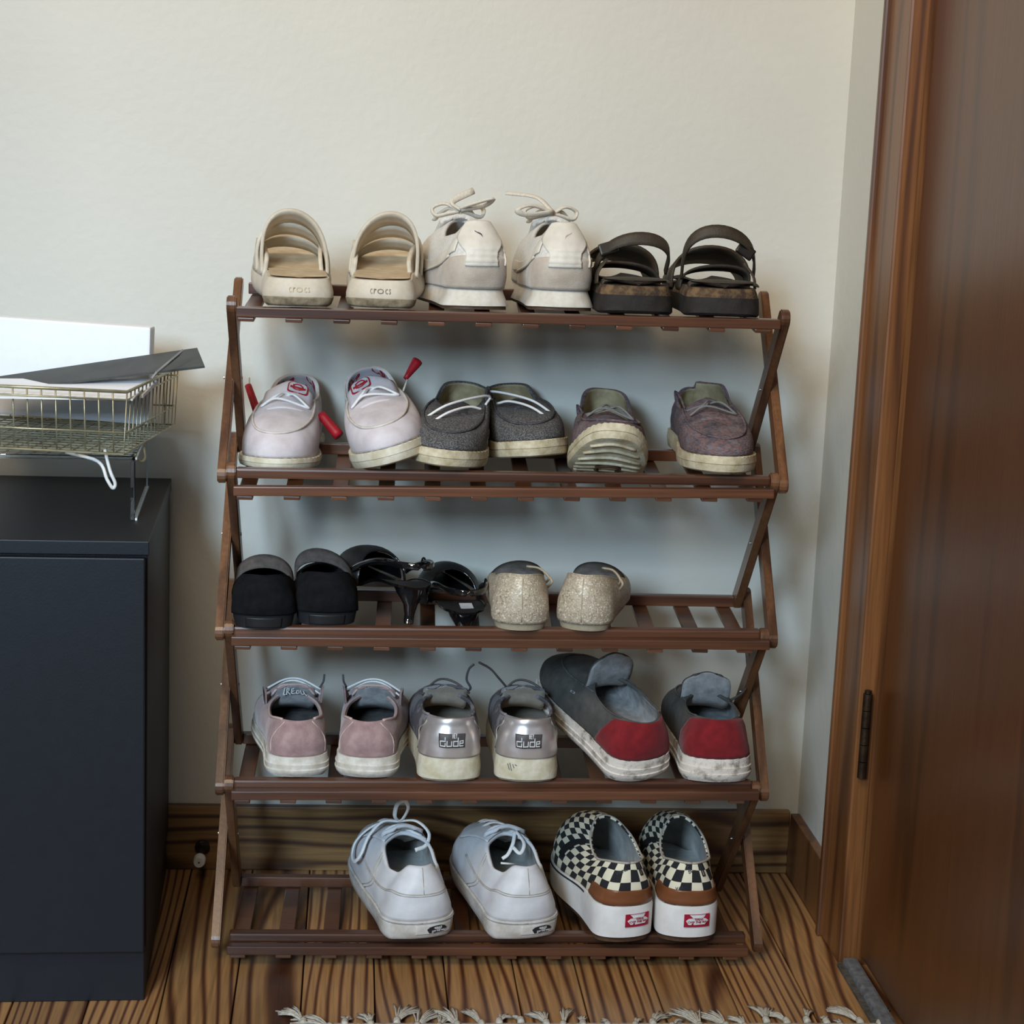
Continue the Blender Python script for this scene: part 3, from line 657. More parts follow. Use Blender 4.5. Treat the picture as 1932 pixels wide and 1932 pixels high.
def runner(mtx, s, label, ext):
    T = thing('sneaker', label, 'sneaker', 'off-white sneakers on the top shelf', mtx=mtx)
    la = Last(L=.275, **mir(dict(wr=((0, .043), (.3, .041), (.68, .050), (1, .040)), wl=((0, .043), (.3, .041), (.68, .048), (1, .040))), s), hc=.15, he=2.4, zs=((0, .027), (.5, .024), (1, .026)),
              oy=(.020, .138), ow=((0, .026), (.45, .032), (1, .020)), oz=((0, .110), (.06, .108), (.22, .093), (.5, .088), (1, .108)), bulge=.007, bh=.016, inset=.0045, ohc=.4, tz=.5)
    zb = ((0, .002), (.1, 0), (.6, 0), (1, .014))
    lay = ((0, .0), (.18, .0015), (.2, .0015), (.6, -.003), (1, -.0065))
    S = la.sole_f(lay, zb)
    sole_mesh('midsole', la, lay, zb, M['white_sole'], T, fs=[.17, .2, .5, .8, 1])
    sole_mesh('outsole', la, ((0, -.001), (1, .0)), zb, M['brown_rubber'], T, fs=[0, .08, .168])
    upper(la, [M['white_mesh'], M['lining_light']], T, th=.004)
    f = on(la)
    patch('heel_panel', f, -.26, .26, 0, lambda a: .52-.30*abs(2*a-1)**1.6, M['taupe_suede'], T, off=.0009, th=.0009, nu=40)
    for sg in (0, 1):
        patch('side_stripe', f, (.07, .93)[sg], (.30, .70)[sg], lambda a: .56-.36*a, lambda a: .78-.40*a, M['offwhite'], T, off=.0010, th=.0010)
    w = lambda v: .036+.020*sst(.45, .8, v)
    tabf = lambda u, v, off=0.: f(u*(.62+.75*sst(.50, .80, v)), v, off+.0006*math.sin(max(0, .62-v)*75)*(v < .62))
    patch('heel_tab', tabf, -.058, .058, .36, 1., M['offwhite'], T, off=.003, th=.003, nv=26)
    seam('piping', f, [[(.26, .23), (.16, .42), (.095, .50)], [(-.26, .23), (-.16, .42), (-.095, .50)], [(.06, .36), (.066, .48), (.10, .74), (.12, .9)]], M['lace_cream'], T, r=.0015, off=.0014)
    wrap('leaping_mark', tabf, [[(x*s, y) for x, y in ((-.004, -.004), (-.002, -.001), (.001, .001), (.0045, .0035), (.005, .005), (.002, .003), (-.001, .002), (-.003, .0))]], .006*s, .80, M['label_dark'] if s < 0 else M['lining_light'], T, off=.0034, th=.0004)
    insole('insole', la, M['lining_light'], T, dz=.008)
    tongue(T, M['white_mesh'], [(.20, .080), (.16, .096), (.140, .106), (.130, .113)], (.026, .026), th=.006)
    bow(T, M['lace_cream'], (0, .140, .117), 1.0, r=.0045, rows=lace_rows(la, [.62, .74, .86], (.05, .11), .004), extra=ext)
runner(pose(905, 587, 0, 9), -1, 'off-white lace-up sneaker beside the cream slides, side panel showing, dark mark on heel tab',
       [[(0, .132, .122), (.012, .12, .128), (.036, .11, .136), (.030, .13, .126), (0, .132, .12)], [(0, .132, .12), (-.01, .14, .130), (.02, .15, .145)]])
runner(pose(1062, 589, 0, 2), 1, 'off-white lace-up sneaker beside the dark buckled sandals, heel square to the front',
       [[(0, .132, .12), (-.03, .12, .128), (-.05, .11, .122), (-.035, .115, .116), (0, .13, .12)], [(0, .132, .12), (-.02, .15, .138), (-.06, .16, .142)]])

def sandal(mtx, s, label):
    T = thing('buckle_sandal', label, 'sandal', 'dark buckled sandals on the top shelf', mtx=mtx)
    la = Last(L=.275, **mir(dict(wr=((0, .050), (.3, .047), (.66, .055), (1, .046)), wl=((0, .050), (.3, .047), (.66, .052), (1, .046))), s), hc=.15, he=2.7, zs=((0, .036), (.4, .034), (.7, .028), (1, .030)))
    zb = ((0, .003), (.08, 0), (.7, 0), (1, .008))
    sole_mesh('sole', la, ((0, -.002), (.1, .001), (.6, -.001)), zb, M['dark_sole'], T, fs=[0, .08, .3, .66])
    sole_mesh('cork_layer', la, ((.66, -.002), (.8, -.003), (1, -.006)), zb, M['cork'], T, fs=[.66, .8, .92, 1])
    insole('footbed', la, M['footbed'], T, dz=.001, inset=.009, arch=.006, t1=.97)
    def ends(y, ins=.0):
        u = math.acos(1-2*y/la.L)/(2*PI); return la.outline(1-u, -ins)[0], la.outline(u, -ins)[0]
    a, b = ends(.175)
    arch('toe_strap', M['olive_strap'], T, a+.002, b-.002, .185, .022, .022, .069, .095, tilt=-16, th=.004, p=.6)
    a, b = ends(.10)
    A = arch('instep_strap', M['olive_strap'], T, a+.003, b-.003, .115, .026, .026, .056, .040, tilt=-12, th=.0032, p=.45, skew=.01*s)
    # the heel strap standing up, its buckle on the outer side
    st = arch('heel_strap', M['olive_strap'], T, a+.001, b-.001, .075, .044, .050, .106 if s > 0 else .094, .0165, tilt=72, th=.0032, p=.6, lean=-.035, skew=-.008*s)
    bx = (b-.017) if s > 0 else (a+.014)
    o = boxes('buckle', [((0, 0, 0), (.024, .006, .016))], M['buckle'], T, .0025)
    o.location = (bx, .050, .082 if s > 0 else .080); o.rotation_euler = (math.radians(-15), math.radians(34 if s > 0 else -18), 0)
    tubes('strap_end', [[(bx, .055, .066), (bx+.012*s, .05, .05), (bx+.014*s, .045, .035)]], .004, M['olive_strap'], T, flat=.4)
    arch('loose_strap', M['olive_strap'], T, a+.006, b-.002, .035, .036, .038, .043, .014, tilt=10, th=.003, p=.5)
sandal(pose(1204, 595, 0, 2), -1, 'dark brown buckled sandal touching the off-white sneaker, heel strap low')
sandal(pose(1366, 600, 0, -2), 1, 'dark brown buckled sandal at the door end of the top shelf, heel strap high')

# ------------------------------------------------------------------ tier 2: mocs with their toes to the front
MOC = dict(hc=.13, he=2.2, tc=.30, te=2.2)
def moc(mtx, s, name, label, group, c, L=.285, oz=None, curl=.008, wide=1., sag=0., tl=True, zs=.022):
    T = thing(name, label, 'shoe', group, mtx=mtx)
    wr = tuple((t, w*wide) for t, w in ((0, .037), (.3, .036), (.68, .051), (1, .045))); wl = tuple((t, w*wide) for t, w in ((0, .037), (.3, .035), (.68, .048), (1, .045)))
    la = Last(L=L, **mir(dict(wr=wr, wl=wl), s), **MOC, zs=((0, zs+.004), (.5, zs), (.75, zs+curl*.25), (1, zs+curl)), oy=(.010, .150), ow=((0, .026), (.5, .034), (1, .030)),
              oz=oz or ((0, .098), (.15, .094), (.5, .076), (.85, .074), (1, .075)), bulge=.006, bh=.006, tz=.8, ta=.4, tb=.72, inset=.003)
    zb = ((0, .002), (.08, 0), (.55, 0), (.75, curl*.25), (1, curl))
    lay = ((0, -.003), (.1, 0), (.5, .0015), (.52, .0005), (.55, .002), (1, .001))
    S = la.sole_f(lay, zb)
    sole_mesh('sole', la, lay, zb, c['sole'], T, fs=[0, .1, .3, .5, .52, .55, .8, 1], n=112, teeth=1, tamp=.0014)
    upper(la, [c['up'], c['lin']], T, th=.004, n=88, nv=20)
    f = on(la)
    seam('apron_seam', f, [[(.32, .98), (.34, .78), (.375, .58), (.43, .43), (.5, .39), (.57, .43), (.625, .58), (.66, .78), (.68, .98)]], c['trim'], T, r=.0017, off=.0012, n=6)
    seam('collar_binding', f, [[(i/40, .985) for i in range(-14, 15)]], c['trim'], T, r=.0016, off=.0, n=2)
    if tl: tongue(T, [c['tong'], c['lin']], [(.182, .072), (.155, .079), (.132, .088), (.112, .099)], (.034, .031), crown=.010, th=.004)
    insole('insole', la, c['lin'], T, dz=.006)
    return T, la, f
def moc_laces(T, la, m, r=.0016, tags=()):
    P = []
    f = on(la)
    a, b = f(.355, .93, .002), f(.645, .93, .002); c, d = f(.375, .80, .002), f(.625, .80, .002)
    mid = lambda p, q, z, y=0.: (p+q)/2+np.array([0, y, z])
    P.append([a, mid(a, d, .012, -.006), mid(a, d, .014, .004)+(d-a)*.2, d]); P.append([b, mid(b, c, .015, -.004), mid(b, c, .013, .006)+(c-b)*.2, c])
    P.append([c, mid(c, d, .012, .002)+np.array([.01, 0, 0]), d])
    return tubes('laces', P+list(tags), r, m, T, n=7)
WHITE_MOC = dict(sole=M['yellowed'], up=M['white_canvas'], lin=M['pattern'], trim=M['white_trim'], tong=M['white_canvas'])
def white_moc(mtx, s, label, tassels, zs=.014):
    T, la, f = moc(mtx, s, 'slip_on_moc', label, 'white slip-on mocs on the second shelf', WHITE_MOC, wide=1.05, zs=zs)
    moc_laces(T, la, M['lace_white'])
    # the patch on the tongue
    g = lambda u, v, off=0.: np.array([-u, .126-v*.85, .0925+v*.46+off-.010*(u/.032)**2])
    for nm, P, m, o in (('patch_border', [rrect(.028, .024, .006)], M['red'], .0022), ('patch_field', [rrect(.024, .020, .005)], M['label'], .0028),
                        ('patch_mark', stroke_polys([[(-.006, -.004), (-.006, .004), (-.002, .006), (.003, .006), (.006, .003), (.006, -.003), (.002, -.006), (-.003, -.006), (-.006, -.004)], [(-.0095, .001), (.0095, .001)], [(-.0095, -.0015), (.0095, -.0015)]], .0018), M['red'], .0034)):
        mk(nm, [g(x+.012*s, y, o) for p in P for x, y in p], [tuple(range(sum(len(q) for q in P[:i]), sum(len(q) for q in P[:i+1]))) for i in range(len(P))], m, T, smooth=False, solid=.0006)
    for cord, a, b, w0, w1 in tassels:
        cone = tubes('tassel', [[a, (np.array(a)+np.array(b))/2, b]], w0, M['red'], T, sides=10, n=3, r_end=w1)
        tubes('tassel_cord', [cord], .0013, M['lace_cream'], cone)
white_moc(pose(514, 0, 1, 175, toe=1, L=.285, dz=-.016, Y=.018), 1, 'white slip-on moc with red patch, standing flat against the rack post at the shelf end',
          [([(.040, .14, .06), (.052, .13, .088), (.054, .125, .104)], (.055, .128, .094), (.040, .150, .064), .0046, .0055),
           ([(-.04, .15, .06), (-.052, .14, .05)], (-.046, .15, .062), (-.072, .165, .036), .0065, .0075)])
white_moc(pose(748, 886, 1, 183, roll=17, dz=.004, toe=1, L=.285), -1, 'white slip-on moc tipped onto its side edge, red tassel sticking up behind it',
          [([(-.040, .13, .07), (-.050, .12, .082)], (-.048, .12, .084), (-.070, .105, .100), .0032, .0075)], zs=.021)
GREY_MOC = dict(sole=M['dirty_sole'], up=M['grey_knit'], lin=M['tan_lining'], trim=M['grey_denim'], tong=M['grey_denim'])
def lop(d): return {1: ((0, .083), (.15, .082), (.5, .074-d), (.85, .068), (1, .064)), -1: ((0, .083), (.15, .082), (.5, .074+d), (.85, .068), (1, .064))}
for mt, s, lb, d in ((pose(833, 893, 1, 172, roll=-4, toe=1, L=.285), 1, 'grey flecked moc with loose white laces, beside the tipped white moc', .010),
                     (pose(1014, 874, 1, 183, roll=5, pitch=3, dz=.004, toe=1, L=.285), -1, 'grey flecked moc with white laces, toe lifted off the shelf, beside the purple shoe', .012)):
    T, la, f = moc(mt, s, 'slip_on_moc', lb, 'grey flecked mocs on the second shelf', GREY_MOC, oz=lop(d*s), wide=1.03, tl=False)
    tongue(T, M['grey_denim'], [(.185, .064), (.155, .066), (.130, .068), (.110, .068)], (.030, .028), crown=.012, th=.004)
    q = -s
    tubes('laces', [[(-q*.038, .205, .052), (-q*.010, .195, .073), (q*.026, .155, .083), (q*.041, .13, .082), (q*.037, .14, .072)],
                    [(-q*.030, .222, .048), (-q*.006, .212, .066), (q*.018, .185, .073), (q*.034, .17, .070)]], .0017, M['lace_white'], T, n=7)
PURPLE = dict(sole=M['dirty_sole'], up=M['purple_knit'], lin=M['tan_lining'], trim=M['purple_knit'], tong=M['purple_knit'])
for i, (mt, s, lb) in enumerate(((pose(1156, 893, 1, 177, pitch=9, roll=-3, dz=.002, toe=1, L=.27), 1, 'purple knit shoe tipped back so that its ridged sole shows'),
                  (pose(1372, 903, 1, 180, toe=1, L=.28), -1, 'purple knit shoe standing flat by the end of the second shelf, door side'))):
    T, la, f = moc(mt, s, 'knit_shoe', lb, 'purple knit shoes on the second shelf', PURPLE, L=.27 if i == 0 else .28, curl=.042 if i == 0 else .006, wide=1.02 if i == 0 else .98,
                   oz=((0, .116), (.15, .112), (.5, .086), (.85, .072), (1, .068)) if i == 0 else {-1: ((0, .090), (.3, .092), (.6, .076), (1, .064)), 1: ((0, .082), (.15, .076), (.5, .064), (1, .064))}, tl=False)
    moc_laces(T, la, M['grey_cord'], .0014)
    tongue(T, [M['purple_knit'], M['tan_lining']], [(.185, .062), (.155, .068), (.132, .074), (.118, .080)], (.031, .029), crown=.010, th=.004)
    tubes('pull_loop', [[(.030, .12, .066), (.036, .115, .080), (.040, .10, .086), (.038, .095, .074), (.034, .10, .064)]], .003, M['purple_knit'], T, flat=.4)
    if i == 0:
        R = []
        for k in range(7):
            y = .150+.016*k; t = y/.27; u = math.acos(1-2*t)/(2*PI); zz = itp(((0, .002), (.08, 0), (.55, 0), (.75, .0105), (1, .042)), t)
            a, b = la.outline(u, -.008)[0], la.outline(1-u, -.008)[0]
            R.append([np.array([a, y, zz-.0002]), np.array([(a+b)/2, y+.010, itp(((0, .002), (.08, 0), (.55, 0), (.75, .0105), (1, .042)), (y+.010)/.27)-.0006]), np.array([b, y, zz-.0002])])
        tubes('tread', R, .0022, M['dirty_sole'], T, n=5)
        tubes('tread_ring', [[np.array([.016*math.cos(k*PI/6), .185+.016*math.sin(k*PI/6), itp(((0, .002), (.08, 0), (.55, 0), (.75, .0105), (1, .042)), (.185+.016*math.sin(k*PI/6))/.27)-.001]) for k in range(12)]], .0028, M['brown_rubber'], T, n=3, closed=True)

# ------------------------------------------------------------------ tier 3: black flats, patent slingbacks, glitter flats
def flat(mtx, s, name, label, group, c, L=.24, hz=.066, hw=.036, strap=None, blk=.012, seamm=None):
    T = thing(name, label, 'shoe', group, mtx=mtx)
    la = Last(L=L, **mir(dict(wr=((0, hw), (.3, hw*.93), (.68, .043), (1, .032)), wl=((0, hw), (.3, hw*.9), (.68, .040), (1, .032))), s), hc=.16, he=2.1, zs=((0, blk+.003), (.3, .010), (1, .007)),
              oy=(.010, .172), ow=((0, .026), (.45, .031), (.8, .030), (1, .024)), oz=((0, hz), (.12, hz-.003), (.45, hz-.018), (.8, hz-.026), (1, hz-.024)), bulge=.006, bh=.007, inset=.003, tz=.85, ohc=.35)
    zb = ((0, 0), (.28, 0), (.34, 0.0), (1, .003))
    sole_mesh('sole', la, ((0, -.008), (.3, -.007), (1, -.005)), zb, c['sole'], T, fs=[0, .3, 1])
    upper(la, [c['up'], c['lin']], T, th=.0022, uv=False)
    f = on(la)
    seam('topline_binding', f, [[(i/30, .99) for i in range(-14, 16)]], c['trim'], T, r=.0013, off=-.0006, n=2)
    if seamm: seam('heel_seam', f, [[(.0, .06), (.0, .5), (.0, .93)]], seamm, T, r=.0009, off=.0004)
    insole('insole', la, c['lin'], T, dz=.004)
    if strap:
        y, zt, w, tl, sk = strap
        u = math.acos(1-2*y/L)/(2*PI); a, b = la.outline(1-u, -.004)[0], la.outline(u, -.004)[0]
        arch('strap', None, T, a, b, y, .028, .028, zt, w, tilt=tl, th=.0024, p=.7, ms=c['strap'], skew=sk)
    return T, la, f
BLACKF = dict(sole=M['black'], up=M['black_suede'], lin=M['black_suede'], trim=M['black_suede'], strap=M['elastic'])
for mt, s, lb, zt, sk in ((pose(497, 1190, 2, 2), -1, 'black suede flat with a grey elastic strap, at the cabinet end of the third shelf', .064, 0.),
                          (pose(617, 1184, 2, 3), 1, 'black suede flat with a strap, beside the patent slingbacks', .069, -.012)):
    T, la, f = flat(mt, s, 'ballet_flat', lb, 'black suede flats on the third shelf', BLACKF, hw=.046, hz=.069, strap=(.115, zt, .020, 50, sk), blk=.015)
    S = la.sole_f(((0, -.008), (.3, -.007), (1, -.005)), ((0, 0), (1, .003)))
    patch('heel_plate', on_sole(S), -.05, .05, .1, .8, M['patent_sole'], T, off=.0006, th=.0006)
GLIT = dict(sole=M['beige_trim'], up=M['glitter'], lin=M['dark_lining'], trim=M['glitter'], strap=[M['dark_lining'], M['glitter']])
for mt, s, lb, sk in ((pose(983, 1193, 2, -2), -1, 'champagne glitter flat beside the patent slingbacks, heel square to the front', .006),
                      (pose(1095, 1193, 2, -16), 1, 'champagne glitter flat turned outward, next to the empty end of the third shelf', -.004)):
    T, la, f = flat(mt, s, 'glitter_flat', lb, 'champagne glitter flats on the third shelf', GLIT, hw=.0415, hz=.073, strap=(.125, .056, .034, 20, sk), blk=.006, seamm=M['beige_trim'])
    tubes('elastic_loop', [[(.034, .085, .045), (.038, .075, .056), (.026, .09, .064), (.010, .10, .064)], [(.036, .08, .040), (.042, .07, .052), (.032, .085, .060)]], .0016, M['beige_trim'], T)

def pump(mtx, label, tagl):
    T = thing('slingback_pump', label, 'shoe', 'black patent slingbacks on the third shelf', mtx=mtx)
    L = .25; H = .046
    def wid(t): return itp(((0, .014), (.06, .027), (.14, .032), (.3, .029), (.45, .031), (.62, .043), (.8, .033), (.93, .015), (1, .004)), t)
    def zc(t): return itp(((0, H+.002), (.12, H), (.3, H-.012), (.5, .012), (.62, .005), (.8, .005), (1, .010)), t)
    V = []; F = []; n = 40; fm = []
    for i in range(n+1):
        t = i/n; w = wid(t); z = zc(t)
        for x, dz in ((-w, .004), (-w*.5, .0028), (0, .0025), (w*.5, .0028), (w, .004), (w*.96, 0), (0, -.0006), (-w*.96, 0)): V.append((x, t*L, z+dz))
    for i in range(n):
        for j in range(8):
            a, b = i*8+j, i*8+(j+1) % 8; F.append((a, b, b+8, a+8)); fm.append(0 if j < 4 else (2 if 4 < j < 7 else 1))
    F.append(tuple(range(7, -1, -1))); fm.append(1); F.append(tuple(n*8+j for j in range(8))); fm.append(1)
    mk('sole', V, F, [M['patent_sole'], M['patent'], M['outsole_grey']], T, fm=fm, edge_split=50)
    # vamp: a pointed shell over the toes
    def G(a, b):
        t = .46+.54*b; w = wid(t)+.0015; q = PI*a; t2 = t+(.10*math.sin(q)**2)*(1-b)
        w2 = wid(min(t2, 1))+.0015; h = itp(((.46, .042), (.62, .050), (.75, .043), (.88, .028), (1, .010)), t2)
        return np.array([w2*math.cos(q)*1.0, t2*L if t2 < 1 else L, zc(min(t2, 1))+.002+h*math.sin(q)**.8 if 0 < a < 1 else zc(min(t2, 1))+.001])
    grid_mesh('vamp', G, [i/20 for i in range(21)], [i/16 for i in range(17)], [M['patent'], M['patent_sole']], T, False, solid=.0018)
    # slingback strap and buckle
    P = [(.039, .13, .034), (.038, .10, .050), (.034, .05, .070), (.022, .008, .078), (0, -.006, .080), (-.022, .008, .078), (-.034, .05, .070), (-.038, .10, .050), (-.039, .13, .034)]
    tubes('slingback_strap', [P], .0045, M['patent'], T, sides=8, flat=.35, nref=(1, 0, .0), n=6)
    B = [np.array([.036, .07+.006*math.cos(k*PI/4), .064+.006*math.sin(k*PI/4)]) for k in range(8)]
    tubes('buckle', [B], .0013, M['buckle'], T, n=3, closed=True)
    # kitten heel
    V = []; F = []; m_ = 10
    for k, (z, hw, y0, y1) in enumerate(((H+.001, .022, .006, .044), (H-.008, .018, .004, .034), (.025, .010, .003, .020), (.012, .007, .003, .016), (0, .0065, .003, .015))):
        for j in range(m_):
            q = 2*PI*j/m_; V.append((hw*math.cos(q), (y0+y1)/2+(y1-y0)/2*math.sin(q), z))
    for k in range(4):
        for j in range(m_): F.append((k*m_+j, (k+1)*m_+j, (k+1)*m_+(j+1) % m_, k*m_+(j+1) % m_))
    F.append(tuple(4*m_+j for j in range(m_))); mk('heel', V, F, M['patent'], T)
    if tagl: boxes('size_label', [((.004, .026, H+.0036), (.017, .019, .0008))], M['label'], T, .0002)
    tubes('insole_edge', [[(wid(t)*.9, t*L, zc(t)+.005) for t in (.1, .2, .3, .4, .5)]], .001, M['patent'], T)
pump(pose(775, 1180, 2, 20, pitch=5, roll=5), 'black patent slingback with its low heel on the shelf front, beside the black suede flats', False)
pump(pose(876, 1224, 2, 6, pitch=8, dz=-.038), 'black patent slingback with a pale label inside, beside the glitter flats', True)

# ------------------------------------------------------------------ tier 4: pink, silver and red-heeled shoes
def soft(mtx, s, name, label, group, c, L=.26, hw=.0385, wide=1., hz=.074, dip=.060, thz=.066, zs=.029, tongue_z=.088, lay=None, teeth=0, oyt=.135, tz=.75, sole_fs=None, cat='shoe', ow=.031, tw=.030):
    T = thing(name, label, cat, group, mtx=mtx)
    wr = ((0, hw), (.3, hw*.95), (.68, .047*wide), (1, .040*wide)); wl = ((0, hw), (.3, hw*.93), (.68, .044*wide), (1, .040*wide))
    la = Last(L=L, **mir(dict(wr=wr, wl=wl), s), hc=.14, he=2.3, zs=((0, zs), (.5, zs-.003), (1, zs)), oy=(.008, oyt), ow=((0, ow-.003), (.5, ow+.003), (1, ow-.004)),
              oz=((0, hz), (.12, hz-.001), (.45, dip), (.85, thz), (1, thz+.004)), bulge=.005, bh=.005, inset=.002, tz=tz, ohc=.33)
    zb = ((0, .002), (.08, 0), (.6, 0), (1, .012))
    lay = lay or ((0, -.003), (.15, .0005), (.36, .0025), (.38, .001), (.62, .002), (.64, .0005), (1, .0))
    S = la.sole_f(lay, zb)
    sole_mesh('sole', la, lay, zb, c['sole'], T, fs=sole_fs or [0, .06, .15, .3, .36, .38, .5, .62, .64, .85, 1], n=96, teeth=teeth, tamp=.0012)
    upper(la, [c['up'], c['lin']], T, th=.0032)
    insole('insole', la, c['lin'], T, dz=.006)
    if tongue_z: tongue(T, [c['tong'], c['lin2']], [(oyt+.035, thz-.026), (oyt+.002, thz-.012), (oyt-.010, thz+.006), (oyt-.015, (thz+tongue_z)/2+.006), (oyt-.016, tongue_z)], (tw, tw), crown=.005, rnd=.4, th=.004)
    return T, la, on(la), S
PINK = dict(sole=M['sole_bright'], up=M['pink'], lin=M['dark_lining'], tong=M['pink'], lin2=M['grey_lining'])
for mt, s, lb in ((pose(563, 1470, 3, 6), -1, 'dusty pink shoe with worn white sole, beside the rack post'), (pose(688, 1471, 3, -5), 1, 'dusty pink shoe with white laces across, beside the silver-heeled shoe')):
    T, la, f, S = soft(mt, s, 'suede_shoe', lb, 'dusty pink shoes on the fourth shelf', PINK, hz=.076, dip=.068, thz=.074, tongue_z=.092, hw=.041, wide=1.05)
    seam('topline_binding', f, [[(i/40, .99) for i in range(4, 37)]], M['pink_trim'], T, r=.0018, off=.0, n=2)
    seam('side_seam', f, [[(.085, .05), (.095, .5), (.075, .95)], [(-.085, .05), (-.095, .5), (-.075, .95)]], M['pink_trim'], T, r=.0008)
    # the ears of the facings stand up beside the tongue
    for sg in (-1, 1):
        P = [np.array([sg*x, y, z]) for x, y, z in ((.034, .150, .066), (.037, .125, .084), (.038, .108, .094), (.036, .100, .088), (.035, .108, .070), (.036, .13, .060))]
        mk('facing', P+[p+np.array([sg*.003, 0, 0]) for p in P], [(0, 1, 5), (1, 2, 3, 4, 5), (6, 11, 7), (7, 11, 10, 9, 8)]+[(i, (i+1) % 6, (i+1) % 6+6, i+6) for i in range(6)], M['pink'], T)
    tubes('tongue_binding', [[(.029*x, .1185+.001*abs(x), .0925-.005*x*x-.010*x**6) for x in (-1, -.6, -.2, .2, .6, 1)]], .0018, M['pink_trim'], T)
    tubes('laces', [[(-.036, .128, .080), (-.01, .128, .094), (.012, .127, .093), (.037, .12, .078)], [(-.036, .116, .088), (-.01, .124, .0985), (.012, .125, .0975), (.037, .116, .086)]], .0013, M['lace_white'], T)
    tubes('lace_end', [[(-s*.036, .118, .088), (-s*.040, .112, .098), (-s*.041, .11, .108)]], .0014, M['dark_lining'], T)
    if s < 0:
        g = lambda x, y: np.array([x+.002, .1162, .0835+y*.9-.004*((x)/.030)**2])
        P = stroke_polys([[(-.013, .006), (-.015, -.004), (-.013, -.004)], [(-.011, -.004), (-.010, .005), (-.007, .004), (-.008, .001), (-.010, .0005), (-.006, -.004)], [(-.001, .004), (-.004, .0035), (-.004, -.003), (.0, -.003)], [(-.004, .0005), (-.001, .0005)], [(.002, -.003), (.003, .001), (.006, .001), (.006, -.003), (.003, -.003)], [(.008, .001), (.009, -.004), (.012, -.004)], [(.012, .0), (.014, -.004), (.016, -.005)]], .0012)
        mk('tongue_script', [g(x, y) for p in P for x, y in p], [tuple(range(4*i, 4*i+4)) for i in range(len(P))], M['print_white'], T, smooth=False, solid=.0006)
SILV = dict(sole=M['yellowed'], up=M['mauve_grey'], lin=M['gold_lining'], tong=M['mauve_grey'], lin2=M['gold_lining'])
DUDE = [[(.007, .010), (.007, .0), (0, .0), (0, .0062), (.007, .0062)], [(.0095, .0062), (.0095, .0), (.0155, .0), (.0155, .0062)],
        [(.0245, .010), (.0245, .0), (.018, .0), (.018, .0062), (.0245, .0062)], [(.033, .0), (.027, .0), (.027, .0062), (.033, .0062), (.033, .0032), (.027, .0032)]]
DUDE = [[(x-.0165, y-.006) for x, y in st] for st in DUDE]
HEY = [[(x*.24-.0048, y*.26+.0038) for x, y in st] for st in ([(0, 0), (0, 10)], [(0, 5), (6, 5)], [(6, 0), (6, 10)], [(16, 0), (10, 0), (10, 10), (16, 10)], [(10, 5), (15, 5)], [(20, 10), (23, 5), (26, 10)], [(23, 5), (23, 0)])]
HEY = [[(x*.0015/.24*.16*1.0, .0036+(y-.0038)*.0045/2.6) for x, y in st] for st in HEY]
for mt, s, lb in ((pose(850, 1479, 3, 2), -1, 'silver-heeled mauve shoe with dark lettered label, beside the pink shoes'), (pose(994, 1480, 3, -1), 1, 'silver-heeled mauve shoe with scuffed sole, beside the red-heeled shoe')):
    T, la, f, S = soft(mt, s, 'silver_shoe', lb, 'silver-heeled shoes on the fourth shelf', SILV, hz=.086, dip=.080, thz=.082, tongue_z=.098, zs=.034, hw=.042,
                       lay=((0, -.004), (.12, .0005), (.5, .0008), (1, -.0015)), sole_fs=[0, .05, .12, .5, .9, 1])
    hp = patch('heel_panel', lambda u, v, off=0.: f(u, v, off+.0016*math.exp(-((v-.80)/.10)**2)*0+.002*sst(.80, .9, v)), -.135, .135, .0, lambda a: 1.-.06*abs(2*a-1), M['silver'], T, off=.0014, th=.0012, nu=40, nv=22)
    seam('piping', f, [[(.14, .02), (.125, .35), (.15, .55), (.125, .75), (.135, .95)], [(-.14, .02), (-.125, .35), (-.15, .55), (-.125, .75), (-.135, .95)]], M['gold_lining'], T, r=.0009, off=.0016)
    sv_ = local_scale(f, 0, .47)[1]
    lb_ = grid_mesh('label', lambda a, b: (lambda v_: f((a-.5)*.039/local_scale(f, 0, v_)[0], v_, .0034))(.47+(b-.5)*.017/sv_), [i/16 for i in range(17)], [i/6 for i in range(7)], M['label_dark'], T, False, solid=.0007)
    wrap('lettering', f, stroke_polys(DUDE, .0011), .0, .465, M['print_white'], lb_, off=.0040, th=.0004)
    wrap('small_lettering', f, stroke_polys(HEY, .0006), .0, .475, M['print_white'], lb_, off=.0042, th=.0003)
    seam('topline_binding', f, [[(i/40, .99) for i in range(6, 35)]], M['mauve_grey'], T, r=.002, off=.0, n=2)
    q = s
    tubes('laces', [[(-q*.030, .13, .085), (-q*.034, .12, .094), (-q*.028, .118, .106), (-q*.030, .112, .122), (-q*.036, .108, .130 if s < 0 else .135)] if s < 0 else [(-.02, .13, .09), (-.034, .12, .108), (-.046, .115, .122), (-.062, .11, .132)],
                    [(-.032, .12, .084), (-.01, .13, .102), (.012, .128, .1), (.033, .12, .086)]], .0016, M['label_dark'], T)
    if s > 0: wrap('scuff', on_sole(S), stroke_polys([[(-.006, .004), (-.003, -.003)], [(-.003, .005), (.0, -.004)], [(.001, .004), (.003, .0)], [(.004, .004), (.006, .003)]], .0009), -.035, .62, M['label_dark'], T, off=.0004, th=.0002)
REDH = dict(sole=M['worn_sole'], up=M['grey_felt'], lin=M['grey_lining'], tong=M['grey_felt'], lin2=M['grey_lining'])
